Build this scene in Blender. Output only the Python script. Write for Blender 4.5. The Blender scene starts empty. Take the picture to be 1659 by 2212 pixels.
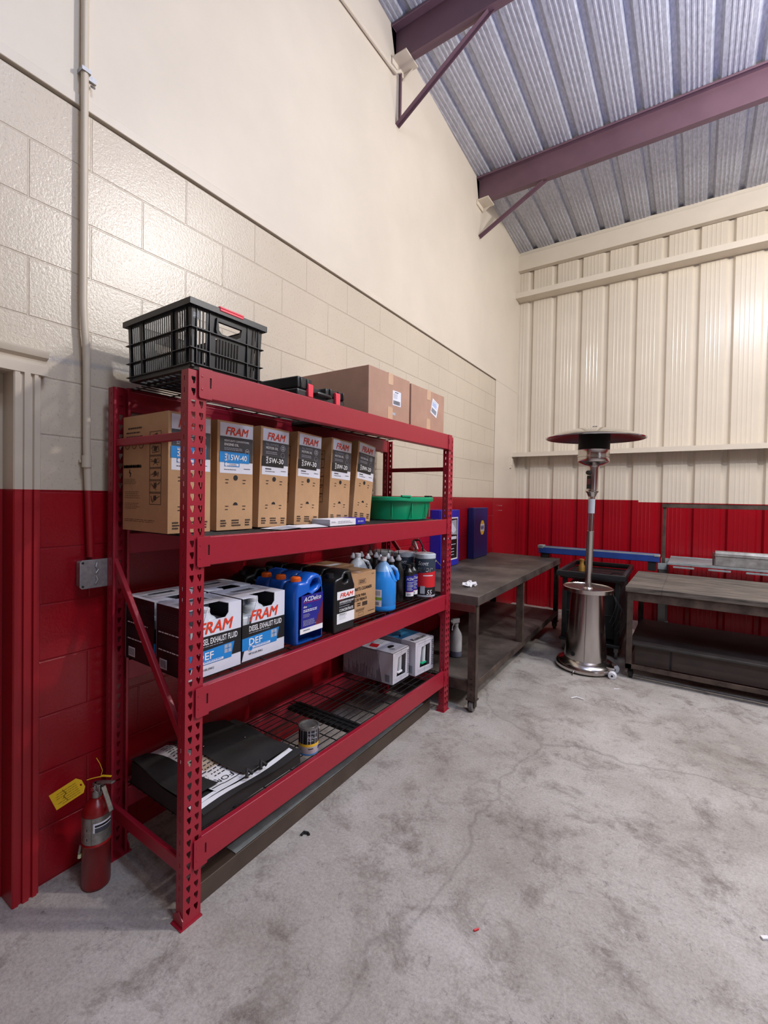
import bpy, bmesh, math, random
from mathutils import Vector, Matrix
random.seed(7)
D = bpy.data; SC = bpy.context.scene; COL = SC.collection
R = math.radians; PI = math.pi

# ---------------------------------------------------------------- materials
MATS = {}
def nodes(name):
    m = D.materials.new(name); m.use_nodes = True
    nt = m.node_tree; b = nt.nodes['Principled BSDF']
    return m, nt, b
def N(nt, typ, **kw):
    n = nt.nodes.new(typ)
    for k, v in kw.items():
        if k.startswith('i_'):
            n.inputs[k[2:].replace('_', ' ')].default_value = v
        else: setattr(n, k, v)
    return n
def col(c): return (c[0], c[1], c[2], 1)
def S(r, g, b):   # sRGB 0-255 -> linear
    return tuple(((x/255)/12.92 if x/255 <= .04045 else ((x/255+.055)/1.055)**2.4) for x in (r, g, b))
def mat(name, c, rough=.5, metal=0, var=.12, scale=12, bump=0, bscale=200, spec=.5, trans=0, coat=0, c2=None, stretch=None, alpha=1):
    """plain procedural material: colour broken by noise, optional bump"""
    if name in MATS: return MATS[name]
    m, nt, b = nodes(name)
    tc = N(nt, 'ShaderNodeTexCoord')
    src = tc.outputs['Object']
    if stretch:
        mp = N(nt, 'ShaderNodeMapping'); mp.inputs['Scale'].default_value = stretch
        nt.links.new(src, mp.inputs[0]); src = mp.outputs[0]
    nz = N(nt, 'ShaderNodeTexNoise', i_Scale=scale, i_Detail=6.0, i_Roughness=.6)
    nt.links.new(src, nz.inputs['Vector'])
    rp = N(nt, 'ShaderNodeValToRGB')
    rp.color_ramp.elements[0].position = .3; rp.color_ramp.elements[1].position = .7
    a = c2 if c2 else tuple(x*(1-var) for x in c)
    rp.color_ramp.elements[0].color = col(a)
    rp.color_ramp.elements[1].color = col(c if c2 else tuple(min(1, x*(1+var*.6)) for x in c))
    nt.links.new(nz.outputs['Fac'], rp.inputs['Fac'])
    nt.links.new(rp.outputs['Color'], b.inputs['Base Color'])
    b.inputs['Roughness'].default_value = rough; b.inputs['Metallic'].default_value = metal
    b.inputs['Specular IOR Level'].default_value = spec
    if trans: b.inputs['Transmission Weight'].default_value = trans
    if coat: b.inputs['Coat Weight'].default_value = coat
    if alpha < 1: b.inputs['Alpha'].default_value = alpha
    if bump:
        n2 = N(nt, 'ShaderNodeTexNoise', i_Scale=bscale, i_Detail=3.0)
        nt.links.new(src, n2.inputs['Vector'])
        bp = N(nt, 'ShaderNodeBump', i_Strength=bump, i_Distance=.002)
        nt.links.new(n2.outputs['Fac'], bp.inputs['Height']); nt.links.new(bp.outputs['Normal'], b.inputs['Normal'])
    MATS[name] = m; return m

CREAM = S(214, 203, 187); REDW = S(152, 14, 28)
ZP = 1.433
def wall_mat(name, blocks, rough=.35, xstep=False, cream=None):
    CREAM = cream or globals()['CREAM']
    m, nt, b = nodes(name); L = nt.links.new
    geo = N(nt, 'ShaderNodeTexCoord'); sep = N(nt, 'ShaderNodeSeparateXYZ'); L(geo.outputs['Object'], sep.inputs[0])
    gt = N(nt, 'ShaderNodeMath', operation='GREATER_THAN'); gt.inputs[1].default_value = ZP
    L(sep.outputs['Z'], gt.inputs[0])
    if xstep:   # the paint line steps down a little to the right
        sx = N(nt, 'ShaderNodeMath', operation='GREATER_THAN'); sx.inputs[1].default_value = .78; L(sep.outputs['X'], sx.inputs[0])
        ml = N(nt, 'ShaderNodeMath', operation='MULTIPLY_ADD'); ml.inputs[1].default_value = -.022; ml.inputs[2].default_value = ZP
        L(sx.outputs[0], ml.inputs[0]); L(ml.outputs[0], gt.inputs[1])
    nz = N(nt, 'ShaderNodeTexNoise', i_Scale=1.3, i_Detail=5.0, i_Roughness=.6); L(geo.outputs['Object'], nz.inputs['Vector'])
    nf = N(nt, 'ShaderNodeTexNoise', i_Scale=90.0, i_Detail=3.0, i_Roughness=.7); L(geo.outputs['Object'], nf.inputs['Vector'])
    def ramp(src, c0, c1, p0=.3, p1=.7):
        r = N(nt, 'ShaderNodeValToRGB'); e = r.color_ramp.elements
        e[0].position = p0; e[1].position = p1; e[0].color = col(c0); e[1].color = col(c1); L(src, r.inputs[0]); return r
    cr = ramp(nz.outputs['Fac'], tuple(x*.93 for x in CREAM), tuple(min(1, x*1.04) for x in CREAM))
    rd = ramp(nz.outputs['Fac'], tuple(x*.85 for x in REDW), tuple(x*1.1 for x in REDW))
    mx = N(nt, 'ShaderNodeMix', data_type='RGBA'); L(gt.outputs[0], mx.inputs[0]); L(rd.outputs[0], mx.inputs[6]); L(cr.outputs[0], mx.inputs[7])
    colour = mx.outputs[2]
    height = None
    if blocks:
        cb = N(nt, 'ShaderNodeCombineXYZ')
        ay = N(nt, 'ShaderNodeMath', operation='SUBTRACT'); ay.inputs[1].default_value = .361; L(sep.outputs['Y'], ay.inputs[0])
        az = N(nt, 'ShaderNodeMath', operation='SUBTRACT'); az.inputs[1].default_value = .0059; L(sep.outputs['Z'], az.inputs[0])
        wob = N(nt, 'ShaderNodeMath', operation='MULTIPLY_ADD'); wob.inputs[1].default_value = .006; L(nz.outputs['Fac'], wob.inputs[0]); L(az.outputs[0], wob.inputs[2])
        L(ay.outputs[0], cb.inputs[0]); L(wob.outputs[0], cb.inputs[1])
        br = N(nt, 'ShaderNodeTexBrick', i_Scale=1.0, i_Brick_Width=.4064, i_Row_Height=.2032, i_Mortar_Size=.0045, i_Mortar_Smooth=.6)
        br.offset = .5; br.squash = 1.0
        L(cb.outputs[0], br.inputs['Vector'])
        dk = N(nt, 'ShaderNodeMix', data_type='RGBA', blend_type='MULTIPLY')
        fm = N(nt, 'ShaderNodeMath', operation='MULTIPLY'); fm.inputs[1].default_value = .22; L(br.outputs['Fac'], fm.inputs[0])
        L(fm.outputs[0], dk.inputs[0]); L(colour, dk.inputs[6]); dk.inputs[7].default_value = (.55, .47, .4, 1)
        # pores of the block face
        pr_ = ramp(nf.outputs['Fac'], (.62, .56, .52), (1, 1, 1), .28, .42)
        pm = N(nt, 'ShaderNodeMix', data_type='RGBA', blend_type='MULTIPLY'); pm.inputs[0].default_value = .7
        L(dk.outputs[2], pm.inputs[6]); L(pr_.outputs[0], pm.inputs[7]); colour = pm.outputs[2]
        sm = N(nt, 'ShaderNodeMath', operation='MULTIPLY_ADD'); sm.inputs[1].default_value = -2.2; L(br.outputs['Fac'], sm.inputs[0]); L(nf.outputs['Fac'], sm.inputs[2]); height = sm.outputs[0]
        # faint grey smear line on the block
        ab = N(nt, 'ShaderNodeMath', operation='MULTIPLY_ADD'); ab.inputs[1].default_value = .06; ab.inputs[2].default_value = 1.915; L(sep.outputs['Y'], ab.inputs[0])
        df = N(nt, 'ShaderNodeMath', operation='SUBTRACT'); L(sep.outputs['Z'], df.inputs[0]); L(ab.outputs[0], df.inputs[1])
        da = N(nt, 'ShaderNodeMath', operation='ABSOLUTE'); L(df.outputs[0], da.inputs[0])
        dl = N(nt, 'ShaderNodeMapRange'); dl.inputs['From Min'].default_value = .004; dl.inputs['From Max'].default_value = .016
        dl.inputs['To Min'].default_value = .6; dl.inputs['To Max'].default_value = 0; L(da.outputs[0], dl.inputs[0])
        yl = N(nt, 'ShaderNodeMath', operation='LESS_THAN'); yl.inputs[1].default_value = .12; L(sep.outputs['Y'], yl.inputs[0])
        dm = N(nt, 'ShaderNodeMath', operation='MULTIPLY'); L(dl.outputs[0], dm.inputs[0]); L(yl.outputs[0], dm.inputs[1])
        gm = N(nt, 'ShaderNodeMix', data_type='RGBA'); L(dm.outputs[0], gm.inputs[0]); L(colour, gm.inputs[6]); gm.inputs[7].default_value = col(S(165, 160, 160)); colour = gm.outputs[2]
    else:
        height = nf.outputs['Fac']
    L(colour, b.inputs['Base Color'])
    bp = N(nt, 'ShaderNodeBump', i_Strength=.55 if blocks else .08, i_Distance=.0022); L(height, bp.inputs['Height']); L(bp.outputs[0], b.inputs['Normal'])
    b.inputs['Roughness'].default_value = rough
    MATS[name] = m; return m

def floor_mat():
    m, nt, b = nodes('concrete_floor'); L = nt.links.new
    tc = N(nt, 'ShaderNodeTexCoord')
    def noise(s, d=8, r=.62, dist=0):
        n = N(nt, 'ShaderNodeTexNoise', i_Scale=s, i_Detail=float(d), i_Roughness=r, i_Distortion=dist); L(tc.outputs['Object'], n.inputs['Vector']); return n.outputs['Fac']
    def ramp(src, stops):
        r = N(nt, 'ShaderNodeValToRGB'); e = r.color_ramp.elements
        while len(e) < len(stops): e.new(.5)
        for i, (p, c) in enumerate(stops): e[i].position = p; e[i].color = col(c)
        L(src, r.inputs[0]); return r.outputs[0]
    def mix(f, a, c, mode='MIX'):
        x = N(nt, 'ShaderNodeMix', data_type='RGBA', blend_type=mode)
        if isinstance(f, float): x.inputs[0].default_value = f
        else: L(f, x.inputs[0])
        L(a, x.inputs[6])
        if isinstance(c, tuple): x.inputs[7].default_value = col(c)
        else: L(c, x.inputs[7])
        return x.outputs[2]
    c = ramp(noise(1.5, 10, .7, .3), [(.28, S(144, 136, 127)), (.5, S(178, 171, 164)), (.72, S(200, 194, 189))])
    c = mix(ramp(noise(4.0, 10, .8, .35), [(.50, (0, 0, 0)), (.66, (.85, .85, .85))]), c, S(112, 101, 93))
    c = mix(ramp(noise(17, 12, .9, .6), [(.56, (0, 0, 0)), (.63, (.85, .85, .85))]), c, S(96, 86, 83))
    c = mix(ramp(noise(22, 10, .85, .4), [(.56, (0, 0, 0)), (.70, (.6, .6, .6))]), c, S(204, 200, 200))
    c = mix(.5, c, ramp(noise(95, 6, .85), [(.32, (.30, .28, .27)), (.60, (1.12, 1.12, 1.11))]), 'MULTIPLY')
    # cracks: distorted voronoi edges
    d = N(nt, 'ShaderNodeTexNoise', i_Scale=2.2, i_Detail=6.0); L(tc.outputs['Object'], d.inputs['Vector'])
    mv = N(nt, 'ShaderNodeMix', data_type='RGBA'); mv.inputs[0].default_value = .28; L(tc.outputs['Object'], mv.inputs[6]); L(d.outputs['Color'], mv.inputs[7])
    v = N(nt, 'ShaderNodeTexVoronoi', feature='DISTANCE_TO_EDGE', i_Scale=.42); L(mv.outputs[2], v.inputs['Vector'])
    cr = ramp(v.outputs['Distance'], [(0, (.55, .55, .55)), (.0016, (0, 0, 0))])
    cm = N(nt, 'ShaderNodeMath', operation='MULTIPLY'); L(cr, cm.inputs[0]); L(noise(1.1, 3), cm.inputs[1])
    c = mix(cm.outputs[0], c, S(66, 58, 54))
    L(c, b.inputs['Base Color'])
    rr = N(nt, 'ShaderNodeMapRange'); rr.inputs['To Min'].default_value = .38; rr.inputs['To Max'].default_value = .75; L(noise(7, 6), rr.inputs[0]); L(rr.outputs[0], b.inputs['Roughness'])
    bp = N(nt, 'ShaderNodeBump', i_Strength=.7, i_Distance=.003); L(noise(30, 10, .75), bp.inputs['Height']); L(bp.outputs[0], b.inputs['Normal'])
    MATS['concrete_floor'] = m; return m

def card_mat(name, c, rough=.7):
    m = mat(name, c, rough, var=.10, scale=9, bump=.25, bscale=90); return m

RACK = mat('rack_red_enamel', S(156, 26, 46), .38, var=.06, scale=30, bump=.12, bscale=900)
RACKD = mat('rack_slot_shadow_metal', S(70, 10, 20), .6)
WIRE = mat('black_wire', S(34, 34, 36), .35, .3)
BLK = mat('black_plastic', S(26, 27, 30), .38, bump=.1, bscale=400)
BLKD = mat('dark_rubber', S(18, 18, 19), .6)
CARD = card_mat('cardboard_tan', S(186, 146, 106))
CARD2 = card_mat('cardboard_pinkish', S(172, 134, 114))
CARDS = card_mat('cardboard_smudged', S(150, 112, 78))
INK = mat('brown_black_ink', S(66, 48, 36), .7)
WHITE = mat('white_print', S(236, 236, 240), .45, var=.03)
LBLW = mat('label_white', S(222, 224, 236), .4, var=.04)
GREYL = mat('label_charcoal', S(62, 64, 72), .4, var=.05)
BLKL = mat('label_black', S(18, 18, 22), .4, var=.05)
ORG = mat('print_orange_red', S(226, 60, 30), .45, var=.04)
REDP = mat('print_red', S(206, 30, 40), .45, var=.04)
BLUP = mat('print_blue', S(22, 132, 208), .4, var=.04)
NAVY = mat('print_navy', S(34, 36, 140), .4, var=.05)
TXT = mat('print_black', S(24, 24, 28), .5, var=.03)
LGREY = mat('print_light_grey', S(170, 174, 186), .45, var=.04)
JUGB = mat('jug_blue_plastic', S(14, 92, 196), .3, var=.06, spec=.6)
CAPO = mat('cap_orange', S(238, 104, 24), .4)
JUGK = mat('jug_black_plastic', S(24, 25, 27), .28, var=.1)
GREEN = mat('green_plastic', S(10, 160, 110), .36, var=.06)
TAPE = mat('clear_tape', S(196, 158, 128), .18, var=.05, spec=.8)
STEEL = mat('stainless', S(196, 190, 186), .2, 1, var=.05, scale=6, stretch=(40, 40, .6))
STEELD = mat('stainless_sooty', S(60, 56, 54), .4, .8)
CHROME = mat('chrome', S(215, 215, 215), .08, 1, var=.02)
GALV = mat('galvanised_box', S(168, 168, 170), .45, .7, var=.2, scale=60)
RUST = mat('brown_grimy_steel', S(100, 84, 74), .55, .3, c2=S(46, 36, 32), scale=9, bump=.3, bscale=60)
RUSTR = mat('red_primer_steel', S(98, 44, 40), .6, .1, var=.3, scale=10)
BENCH = mat('grimy_bench_top', S(104, 94, 87), .5, .1, c2=S(34, 31, 30), scale=3.5, bump=.4, bscale=50)
WOOD = mat('grimy_wood_top', S(122, 112, 102), .65, 0, c2=S(38, 34, 32), scale=4, stretch=(1, 9, 9), bump=.5, bscale=30)
PURL = mat('purlin_maroon', S(106, 78, 88), .5, var=.12, scale=5)
CREAMP = mat('cream_paint', CREAM, .35, var=.05, scale=3)
CREAMD = mat('dark_gap', S(60, 50, 48), .8)
ROOF = mat('galvalume_roof', S(196, 198, 208), .4, .25, c2=S(160, 162, 172), scale=22, bump=.15, bscale=120, stretch=(3, 1, 1))
REDM = mat('extinguisher_red', S(130, 14, 18), .3, var=.12)
NICK = mat('aged_nickel', S(150, 148, 144), .4, .8, var=.3, scale=40)
YEL = mat('tag_yellow', S(238, 196, 30), .55, var=.08)
CABB = mat('cabinet_navy', S(24, 32, 92), .4, var=.08)
CABR = mat('cabinet_royal_blue', S(34, 40, 168), .4, var=.08)
GOLD = mat('decal_yellow', S(236, 186, 50), .45, var=.04)
BLUST = mat('blue_paint_steel', S(36, 66, 140), .45, .1, var=.25, scale=10)
GREYP = mat('pale_grey_paint', S(150, 158, 160), .5, .2, var=.25, scale=14)
SILV = mat('weathered_aluminium', S(190, 188, 186), .45, .6, c2=S(130, 126, 122), scale=12)
PINK = mat('latch_coral', S(226, 60, 78), .4, var=.04)
NOZZ = mat('nozzle_white', S(220, 220, 226), .4, var=.04)
PLAST = mat('translucent_milky', S(205, 210, 214), .3, var=.05, alpha=1)
PAPER = mat('paper_white', S(232, 230, 232), .6, var=.04)
SOOT = mat('case_fabric_black', S(44, 41, 40), .75, c2=S(26, 24, 23), scale=7, bump=.3, bscale=80)
BRASS = mat('brass_tin', S(170, 130, 60), .4, .6)
SKID = mat('brown_steel_channel', S(80, 66, 56), .5, .2, var=.25, scale=8)
WIN = mat('teal_print', S(70, 150, 190), .4, c2=S(40, 100, 150), scale=14)

# ---------------------------------------------------------------- mesh builder
def curve_mesh(outline, holes, depth, bevel=0, res=1):
    """filled 2D outline with holes, extruded; returns verts, faces in (u, v, w), w in +-depth/2"""
    cu = D.curves.new('c', 'CURVE'); cu.dimensions = '2D'; cu.fill_mode = 'BOTH' if depth else 'FRONT'
    cu.extrude = max(0, depth/2 - bevel) if depth else 0
    cu.bevel_depth = bevel; cu.bevel_resolution = res
    if bevel: cu.offset = -bevel
    for pts in [outline] + list(holes):
        s = cu.splines.new('POLY'); s.points.add(len(pts)-1); s.use_cyclic_u = True
        for i, p in enumerate(pts): s.points[i].co = (p[0], p[1], 0, 1)
    o = D.objects.new('c', cu); COL.objects.link(o)
    dg = bpy.context.evaluated_depsgraph_get()
    me = D.meshes.new_from_object(o.evaluated_get(dg))
    vs = [tuple(v.co) for v in me.vertices]; fs = [tuple(p.vertices) for p in me.polygons]
    D.objects.remove(o); D.curves.remove(cu); D.meshes.remove(me)
    return vs, fs
TCACHE = {}
def text_mesh(s, shear=0, bold=0):
    k = (s, shear, bold)
    if k in TCACHE: return TCACHE[k]
    cu = D.curves.new('t', 'FONT'); cu.body = s; cu.shear = shear; cu.offset = bold; cu.resolution_u = 2; cu.fill_mode = 'FRONT'
    o = D.objects.new('t', cu); COL.objects.link(o)
    dg = bpy.context.evaluated_depsgraph_get()
    me = D.meshes.new_from_object(o.evaluated_get(dg))
    vs = [tuple(v.co) for v in me.vertices]; fs = [tuple(p.vertices) for p in me.polygons]
    D.objects.remove(o); D.curves.remove(cu); D.meshes.remove(me)
    x0 = min(v[0] for v in vs); x1 = max(v[0] for v in vs); y0 = min(v[1] for v in vs); y1 = max(v[1] for v in vs)
    vs = [((v[0]-x0)/(x1-x0), (v[1]-y0)/(y1-y0)) for v in vs]
    TCACHE[k] = (vs, fs); return vs, fs

class MB:
    def __init__(s): s.v = []; s.f = []; s.m = []; s.mats = []
    def mi(s, m):
        if m not in s.mats: s.mats.append(m)
        return s.mats.index(m)
    def add(s, vs, fs, m):
        o = len(s.v); s.v += [tuple(v) for v in vs]; i = s.mi(m)
        for f in fs: s.f.append(tuple(a+o for a in f)); s.m.append(i)
        return s
    def box(s, x0, y0, z0, x1, y1, z1, m):
        vs = [(x, y, z) for x in (x0, x1) for y in (y0, y1) for z in (z0, z1)]
        return s.add(vs, [(0, 1, 3, 2), (4, 6, 7, 5), (0, 4, 5, 1), (2, 3, 7, 6), (0, 2, 6, 4), (1, 5, 7, 3)], m)
    def obox(s, c, ax, hs, m):
        """oriented box: centre, 3 axes, half sizes"""
        c = Vector(c); ax = [Vector(a).normalized() for a in ax]
        vs = [c + ax[0]*hs[0]*i + ax[1]*hs[1]*j + ax[2]*hs[2]*k for i in (-1, 1) for j in (-1, 1) for k in (-1, 1)]
        return s.add(vs, [(0, 1, 3, 2), (4, 6, 7, 5), (0, 4, 5, 1), (2, 3, 7, 6), (0, 2, 6, 4), (1, 5, 7, 3)], m)
    def prism(s, poly, axis, a, b, m):
        n = len(poly)
        def P(p, t):
            return {'x': (t, p[0], p[1]), 'y': (p[0], t, p[1]), 'z': (p[0], p[1], t)}[axis]
        vs = [P(p, a) for p in poly] + [P(p, b) for p in poly]
        fs = [(i, (i+1) % n, (i+1) % n+n, i+n) for i in range(n)]
        s.add(vs, fs + [tuple(range(n-1, -1, -1)), tuple(range(n, 2*n))], m); return s
    def tube(s, pts, r, m, n=8, close=True):
        pts = [Vector(p) for p in pts]; rings = []; prev = None
        for i, p in enumerate(pts):
            t = ((pts[min(i+1, len(pts)-1)] - pts[max(i-1, 0)])).normalized()
            if prev is None:
                a = t.orthogonal().normalized()
            else:
                a = (prev - t*prev.dot(t)).normalized()
            prev = a; b = t.cross(a); rr = r[i] if isinstance(r, (list, tuple)) else r
            rings.append([p + (a*math.cos(2*PI*k/n) + b*math.sin(2*PI*k/n))*rr for k in range(n)])
        vs = [v for rg in rings for v in rg]; fs = []
        for i in range(len(pts)-1):
            for k in range(n):
                fs.append((i*n+k, i*n+(k+1) % n, (i+1)*n+(k+1) % n, (i+1)*n+k))
        if close: fs += [tuple(range(n-1, -1, -1)), tuple((len(pts)-1)*n+k for k in range(n))]
        return s.add(vs, fs, m)
    def lathe(s, prof, c, m, n=32, sx=1, sy=1, cap=True, axis='z'):
        c = Vector(c); vs = []
        for r, z in prof:
            for k in range(n):
                a = 2*PI*k/n; p = Vector((r*math.cos(a)*sx, r*math.sin(a)*sy, z))
                if axis == 'x': p = Vector((p.z, p.x, p.y))
                if axis == 'y': p = Vector((p.x, p.z, p.y))
                vs.append(c + p)
        fs = []
        for i in range(len(prof)-1):
            for k in range(n): fs.append((i*n+k, i*n+(k+1) % n, (i+1)*n+(k+1) % n, (i+1)*n+k))
        if cap: fs += [tuple(range(n-1, -1, -1)), tuple((len(prof)-1)*n+k for k in range(n))]
        return s.add(vs, fs, m)
    def sphere(s, c, r, m, n=10):
        prof = [(max(1e-4, math.sin(PI*i/n))*r, -math.cos(PI*i/n)*r) for i in range(n+1)]
        return s.lathe(prof, c, m, n=n*2, cap=False)
    def plate(s, outline, holes, depth, m, fn, bevel=0, res=1):
        """outline in (u, v) with holes; fn maps (u, v, w) to 3D"""
        vs, fs = curve_mesh(outline, holes, depth, bevel, res)
        return s.add([fn(*v) for v in vs], fs, m)
    def build(s, name, parent=None, bevel=0, seg=2, sharp=35, loc=None, rot=None):
        me = D.meshes.new(name); me.from_pydata(s.v, [], s.f)
        for m in s.mats: me.materials.append(m)
        me.polygons.foreach_set('material_index', s.m)
        bm = bmesh.new(); bm.from_mesh(me)
        bmesh.ops.recalc_face_normals(bm, faces=bm.faces[:]); bm.to_mesh(me); bm.free()
        me.polygons.foreach_set('use_smooth', [True]*len(me.polygons))
        me.set_sharp_from_angle(angle=R(sharp)); me.update()
        o = D.objects.new(name, me); COL.objects.link(o)
        if parent: o.parent = parent
        if loc: o.location = loc
        if rot: o.rotation_euler = rot
        if bevel:
            b = o.modifiers.new('bevel', 'BEVEL'); b.width = bevel; b.segments = seg; b.limit_method = 'ANGLE'; b.angle_limit = R(40); b.harden_normals = False
        return o

class Face:
    """flat canvas for printing: origin = top-left corner, U right, V down (unit vectors), size W x H, normal n"""
    def __init__(s, mb, o, U, V, W, H, n, base=.0006):
        s.mb = mb; s.o = Vector(o); s.U = Vector(U); s.V = Vector(V); s.W = W; s.H = H; s.n = Vector(n); s.base = base
    def P(s, u, v, l): return s.o + s.U*(u*s.W) + s.V*(v*s.H) + s.n*(s.base + l*.0004)
    def poly(s, pts, m, l=0):
        vs = [s.P(u, v, l) for u, v in pts]; s.mb.add(vs, [tuple(range(len(vs)))], m)
    def rect(s, u0, v0, u1, v1, m, l=0): s.poly([(u0, v0), (u1, v0), (u1, v1), (u0, v1)], m, l)
    def text(s, t, u0, v0, u1, v1, m, l=2, shear=0, bold=.01, flip=False, rot=False):
        vs, fs = text_mesh(t, shear, 0)
        if bold and not flip:      # bold = the same glyphs printed again, shifted a hair, each a hair higher
            k = bold/.018; su = .05*k/max(2, len(t)); sv = .05*k
            for q, (du, dv) in enumerate(((0, 0), (su, 0), (0, sv), (su, sv), (su/2, sv/2))):
                s._glyphs([(a*(1-su)+du, b*(1-sv)+dv) for a, b in vs], fs, u0, v0, u1, v1, m, l+q*.35, rot)
            return
        if not flip: s._glyphs(vs, fs, u0, v0, u1, v1, m, l, rot); return
        out = [s.P(u1 - (u1-u0)*a, v0 + (v1-v0)*b, l) for a, b in vs]
        s.mb.add(out, fs, m)
    def _glyphs(s, vs, fs, u0, v0, u1, v1, m, l, rot):
        if rot: out = [s.P(u0 + (u1-u0)*(1-b), v1 - (v1-v0)*a, l) for a, b in vs]
        else: out = [s.P(u0 + (u1-u0)*a, v1 - (v1-v0)*b, l) for a, b in vs]
        s.mb.add(out, fs, m)
    def bars(s, u0, v0, u1, v1, n, m, l=2, seed=0, fill=.45):
        rnd = random.Random(seed); h = (v1-v0)/n
        for i in range(n):
            u = u0; e = u1 - (u1-u0)*rnd.random()*.25
            while u < e:
                w = (u1-u0)*(.06+rnd.random()*.12); s.rect(u, v0+i*h, min(e, u+w), v0+i*h+h*fill, m, l); u += w + (u1-u0)*.025
    def disc(s, u, v, r, m, l=2, n=20, a0=0, a1=360, ry=None):
        asp = s.W/s.H; ry = ry or r*asp
        s.poly([(u + r*math.cos(R(a0+(a1-a0)*k/n)), v + ry*math.sin(R(a0+(a1-a0)*k/n))) for k in range(n + (0 if a1-a0 == 360 else 1))], m, l)
    def line(s, pts, w, m, l=2):
        """polyline of constant width w (metres)"""
        for (a, b) in zip(pts[:-1], pts[1:]):
            A = Vector((a[0]*s.W, a[1]*s.H)); B = Vector((b[0]*s.W, b[1]*s.H)); d = (B-A)
            if d.length < 1e-6: continue
            d.normalize(); q = Vector((-d.y, d.x))*w/2; A -= d*w/2; B += d*w/2
            s.poly([((p.x)/s.W, (p.y)/s.H) for p in (A+q, B+q, B-q, A-q)], m, l)
    def ring(s, u0, v0, u1, v1, w, m, l=2): s.line([(u0, v0), (u1, v0), (u1, v1), (u0, v1), (u0, v0)], w, m, l)

# ---------------------------------------------------------------- object helpers
def tag(o, label, cat, group=None, kind=None):
    o['label'] = label; o['category'] = cat
    if group: o['group'] = group
    if kind: o['kind'] = kind
    return o
def thing(name, label, cat, loc=(0, 0, 0), rot=(0, 0, 0), group=None):
    o = D.objects.new(name, None); COL.objects.link(o); o.empty_display_size = .05
    o.location = loc; o.rotation_euler = rot; return tag(o, label, cat, group)
def struct(o):
    o['kind'] = 'structure'; return o
def copy_tree(o, parent=None):
    c = o.copy(); COL.objects.link(c)
    if parent: c.parent = parent
    for ch in list(o.children): copy_tree(ch, c)
    return c
def dup(root, label, loc=None, rot=None, group=None):
    c = copy_tree(root); c['label'] = label
    if loc is not None: c.location = loc
    if rot is not None: c.rotation_euler = rot
    if group: c['group'] = group
    return c
def FX(mb, x, y0, z1, w, h, **k):   # face looking +x (right = +y)
    return Face(mb, (x, y0, z1), (0, 1, 0), (0, 0, -1), w, h, (1, 0, 0), **k)
def FY(mb, y, x0, z1, w, h, **k):   # face looking -y (right = +x)
    return Face(mb, (x0, y, z1), (1, 0, 0), (0, 0, -1), w, h, (0, -1, 0), **k)
def FZ(mb, z, x0, y0, w, h, **k):   # face looking up; right = +y, down = +x (towards the aisle)
    return Face(mb, (x0, y0, z), (0, 1, 0), (1, 0, 0), w, h, (0, 0, 1), **k)

# ================================================================= THE ROOM
YB = 5.45; PHI = .0219
WALL_B = wall_mat('block_wall_paint', True, .24, cream=S(201, 188, 169))
WALL_T = wall_mat('trim_wall_paint', False, .4, cream=S(201, 188, 169))
WALL_S = wall_mat('smooth_wall_paint', False, .42)
WALL_M = wall_mat('metal_panel_paint', False, .2, xstep=True)
floor_mat()
WL = dict(loc=(-.5715, 0, 0), rot=(0, 0, PHI))
roofz = lambda y: 4.735 + .072*(5.38-y)

f = MB(); f.box(-1.5, -8, -.1, 9, 5.8, 0, MATS['concrete_floor']); struct(f.build('floor'))
w = MB(); w.box(-.2, -.215, 0, 0, 4.56, 2.846, WALL_B); w.box(-.2, -8, 1.83, 0, -.215, 2.846, WALL_B)
w.box(-.2, -8, 0, 0, -1.3, 1.83, WALL_B)
struct(w.build('wall_left', **WL))
w = MB(); w.prism([(-8, 2.857), (5.46, 2.857), (5.46, roofz(5.46)), (-8, roofz(-8))], 'x', -.2, .004, WALL_S)
w.box(-.2, 4.563, 0, .002, 5.46, 2.857, WALL_S)
struct(w.build('wall_left_upper', **WL))
w = MB(); w.box(-.2, -8, 2.84, -.012, 4.56, 2.86, CREAMD); struct(w.build('trim_1', **WL))
w = MB(); w.box(0, -8, 2.8575, .009, 4.575, 2.898, CREAMP); struct(w.build('trim_2', bevel=.003, **WL))
# corner hairline joint
w = MB(); w.box(-.01, 4.558, 0, .001, 4.564, 2.85, CREAMD); struct(w.build('trim_3', **WL))
# door at the far left with its casing and head moulding
w = MB(); w.box(-.10, -1.3, 0, -.06, -.30, 1.83, WALL_T); w.box(-.06, -.40, .0, -.045, -.325, 1.83, WALL_T); struct(w.build('door_1', **WL))
w = MB()
prof = [(-.30, -.2), (-.30, .030), (-.296, .034), (-.282, .034), (-.280, .028), (-.272, .028), (-.270, .036), (-.252, .036), (-.249, .026), (-.243, .026), (-.240, .034),
        (-.228, .034), (-.226, .028), (-.220, .028), (-.217, .022), (-.213, .0), (-.213, -.2)]
w.prism([(b, a) for a, b in prof], 'z', 0, 1.83, WALL_T); struct(w.build('trim_4', **WL))
w = MB()
w.prism([(0, 1.83), (.036, 1.83), (.036, 1.862), (.026, 1.866), (.026, 1.884), (.04, 1.892), (.046, 1.908), (.046, 1.916), (0, 1.916)], 'y', -1.4, -.2, WALL_T)
struct(w.build('trim_5', **WL))

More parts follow.
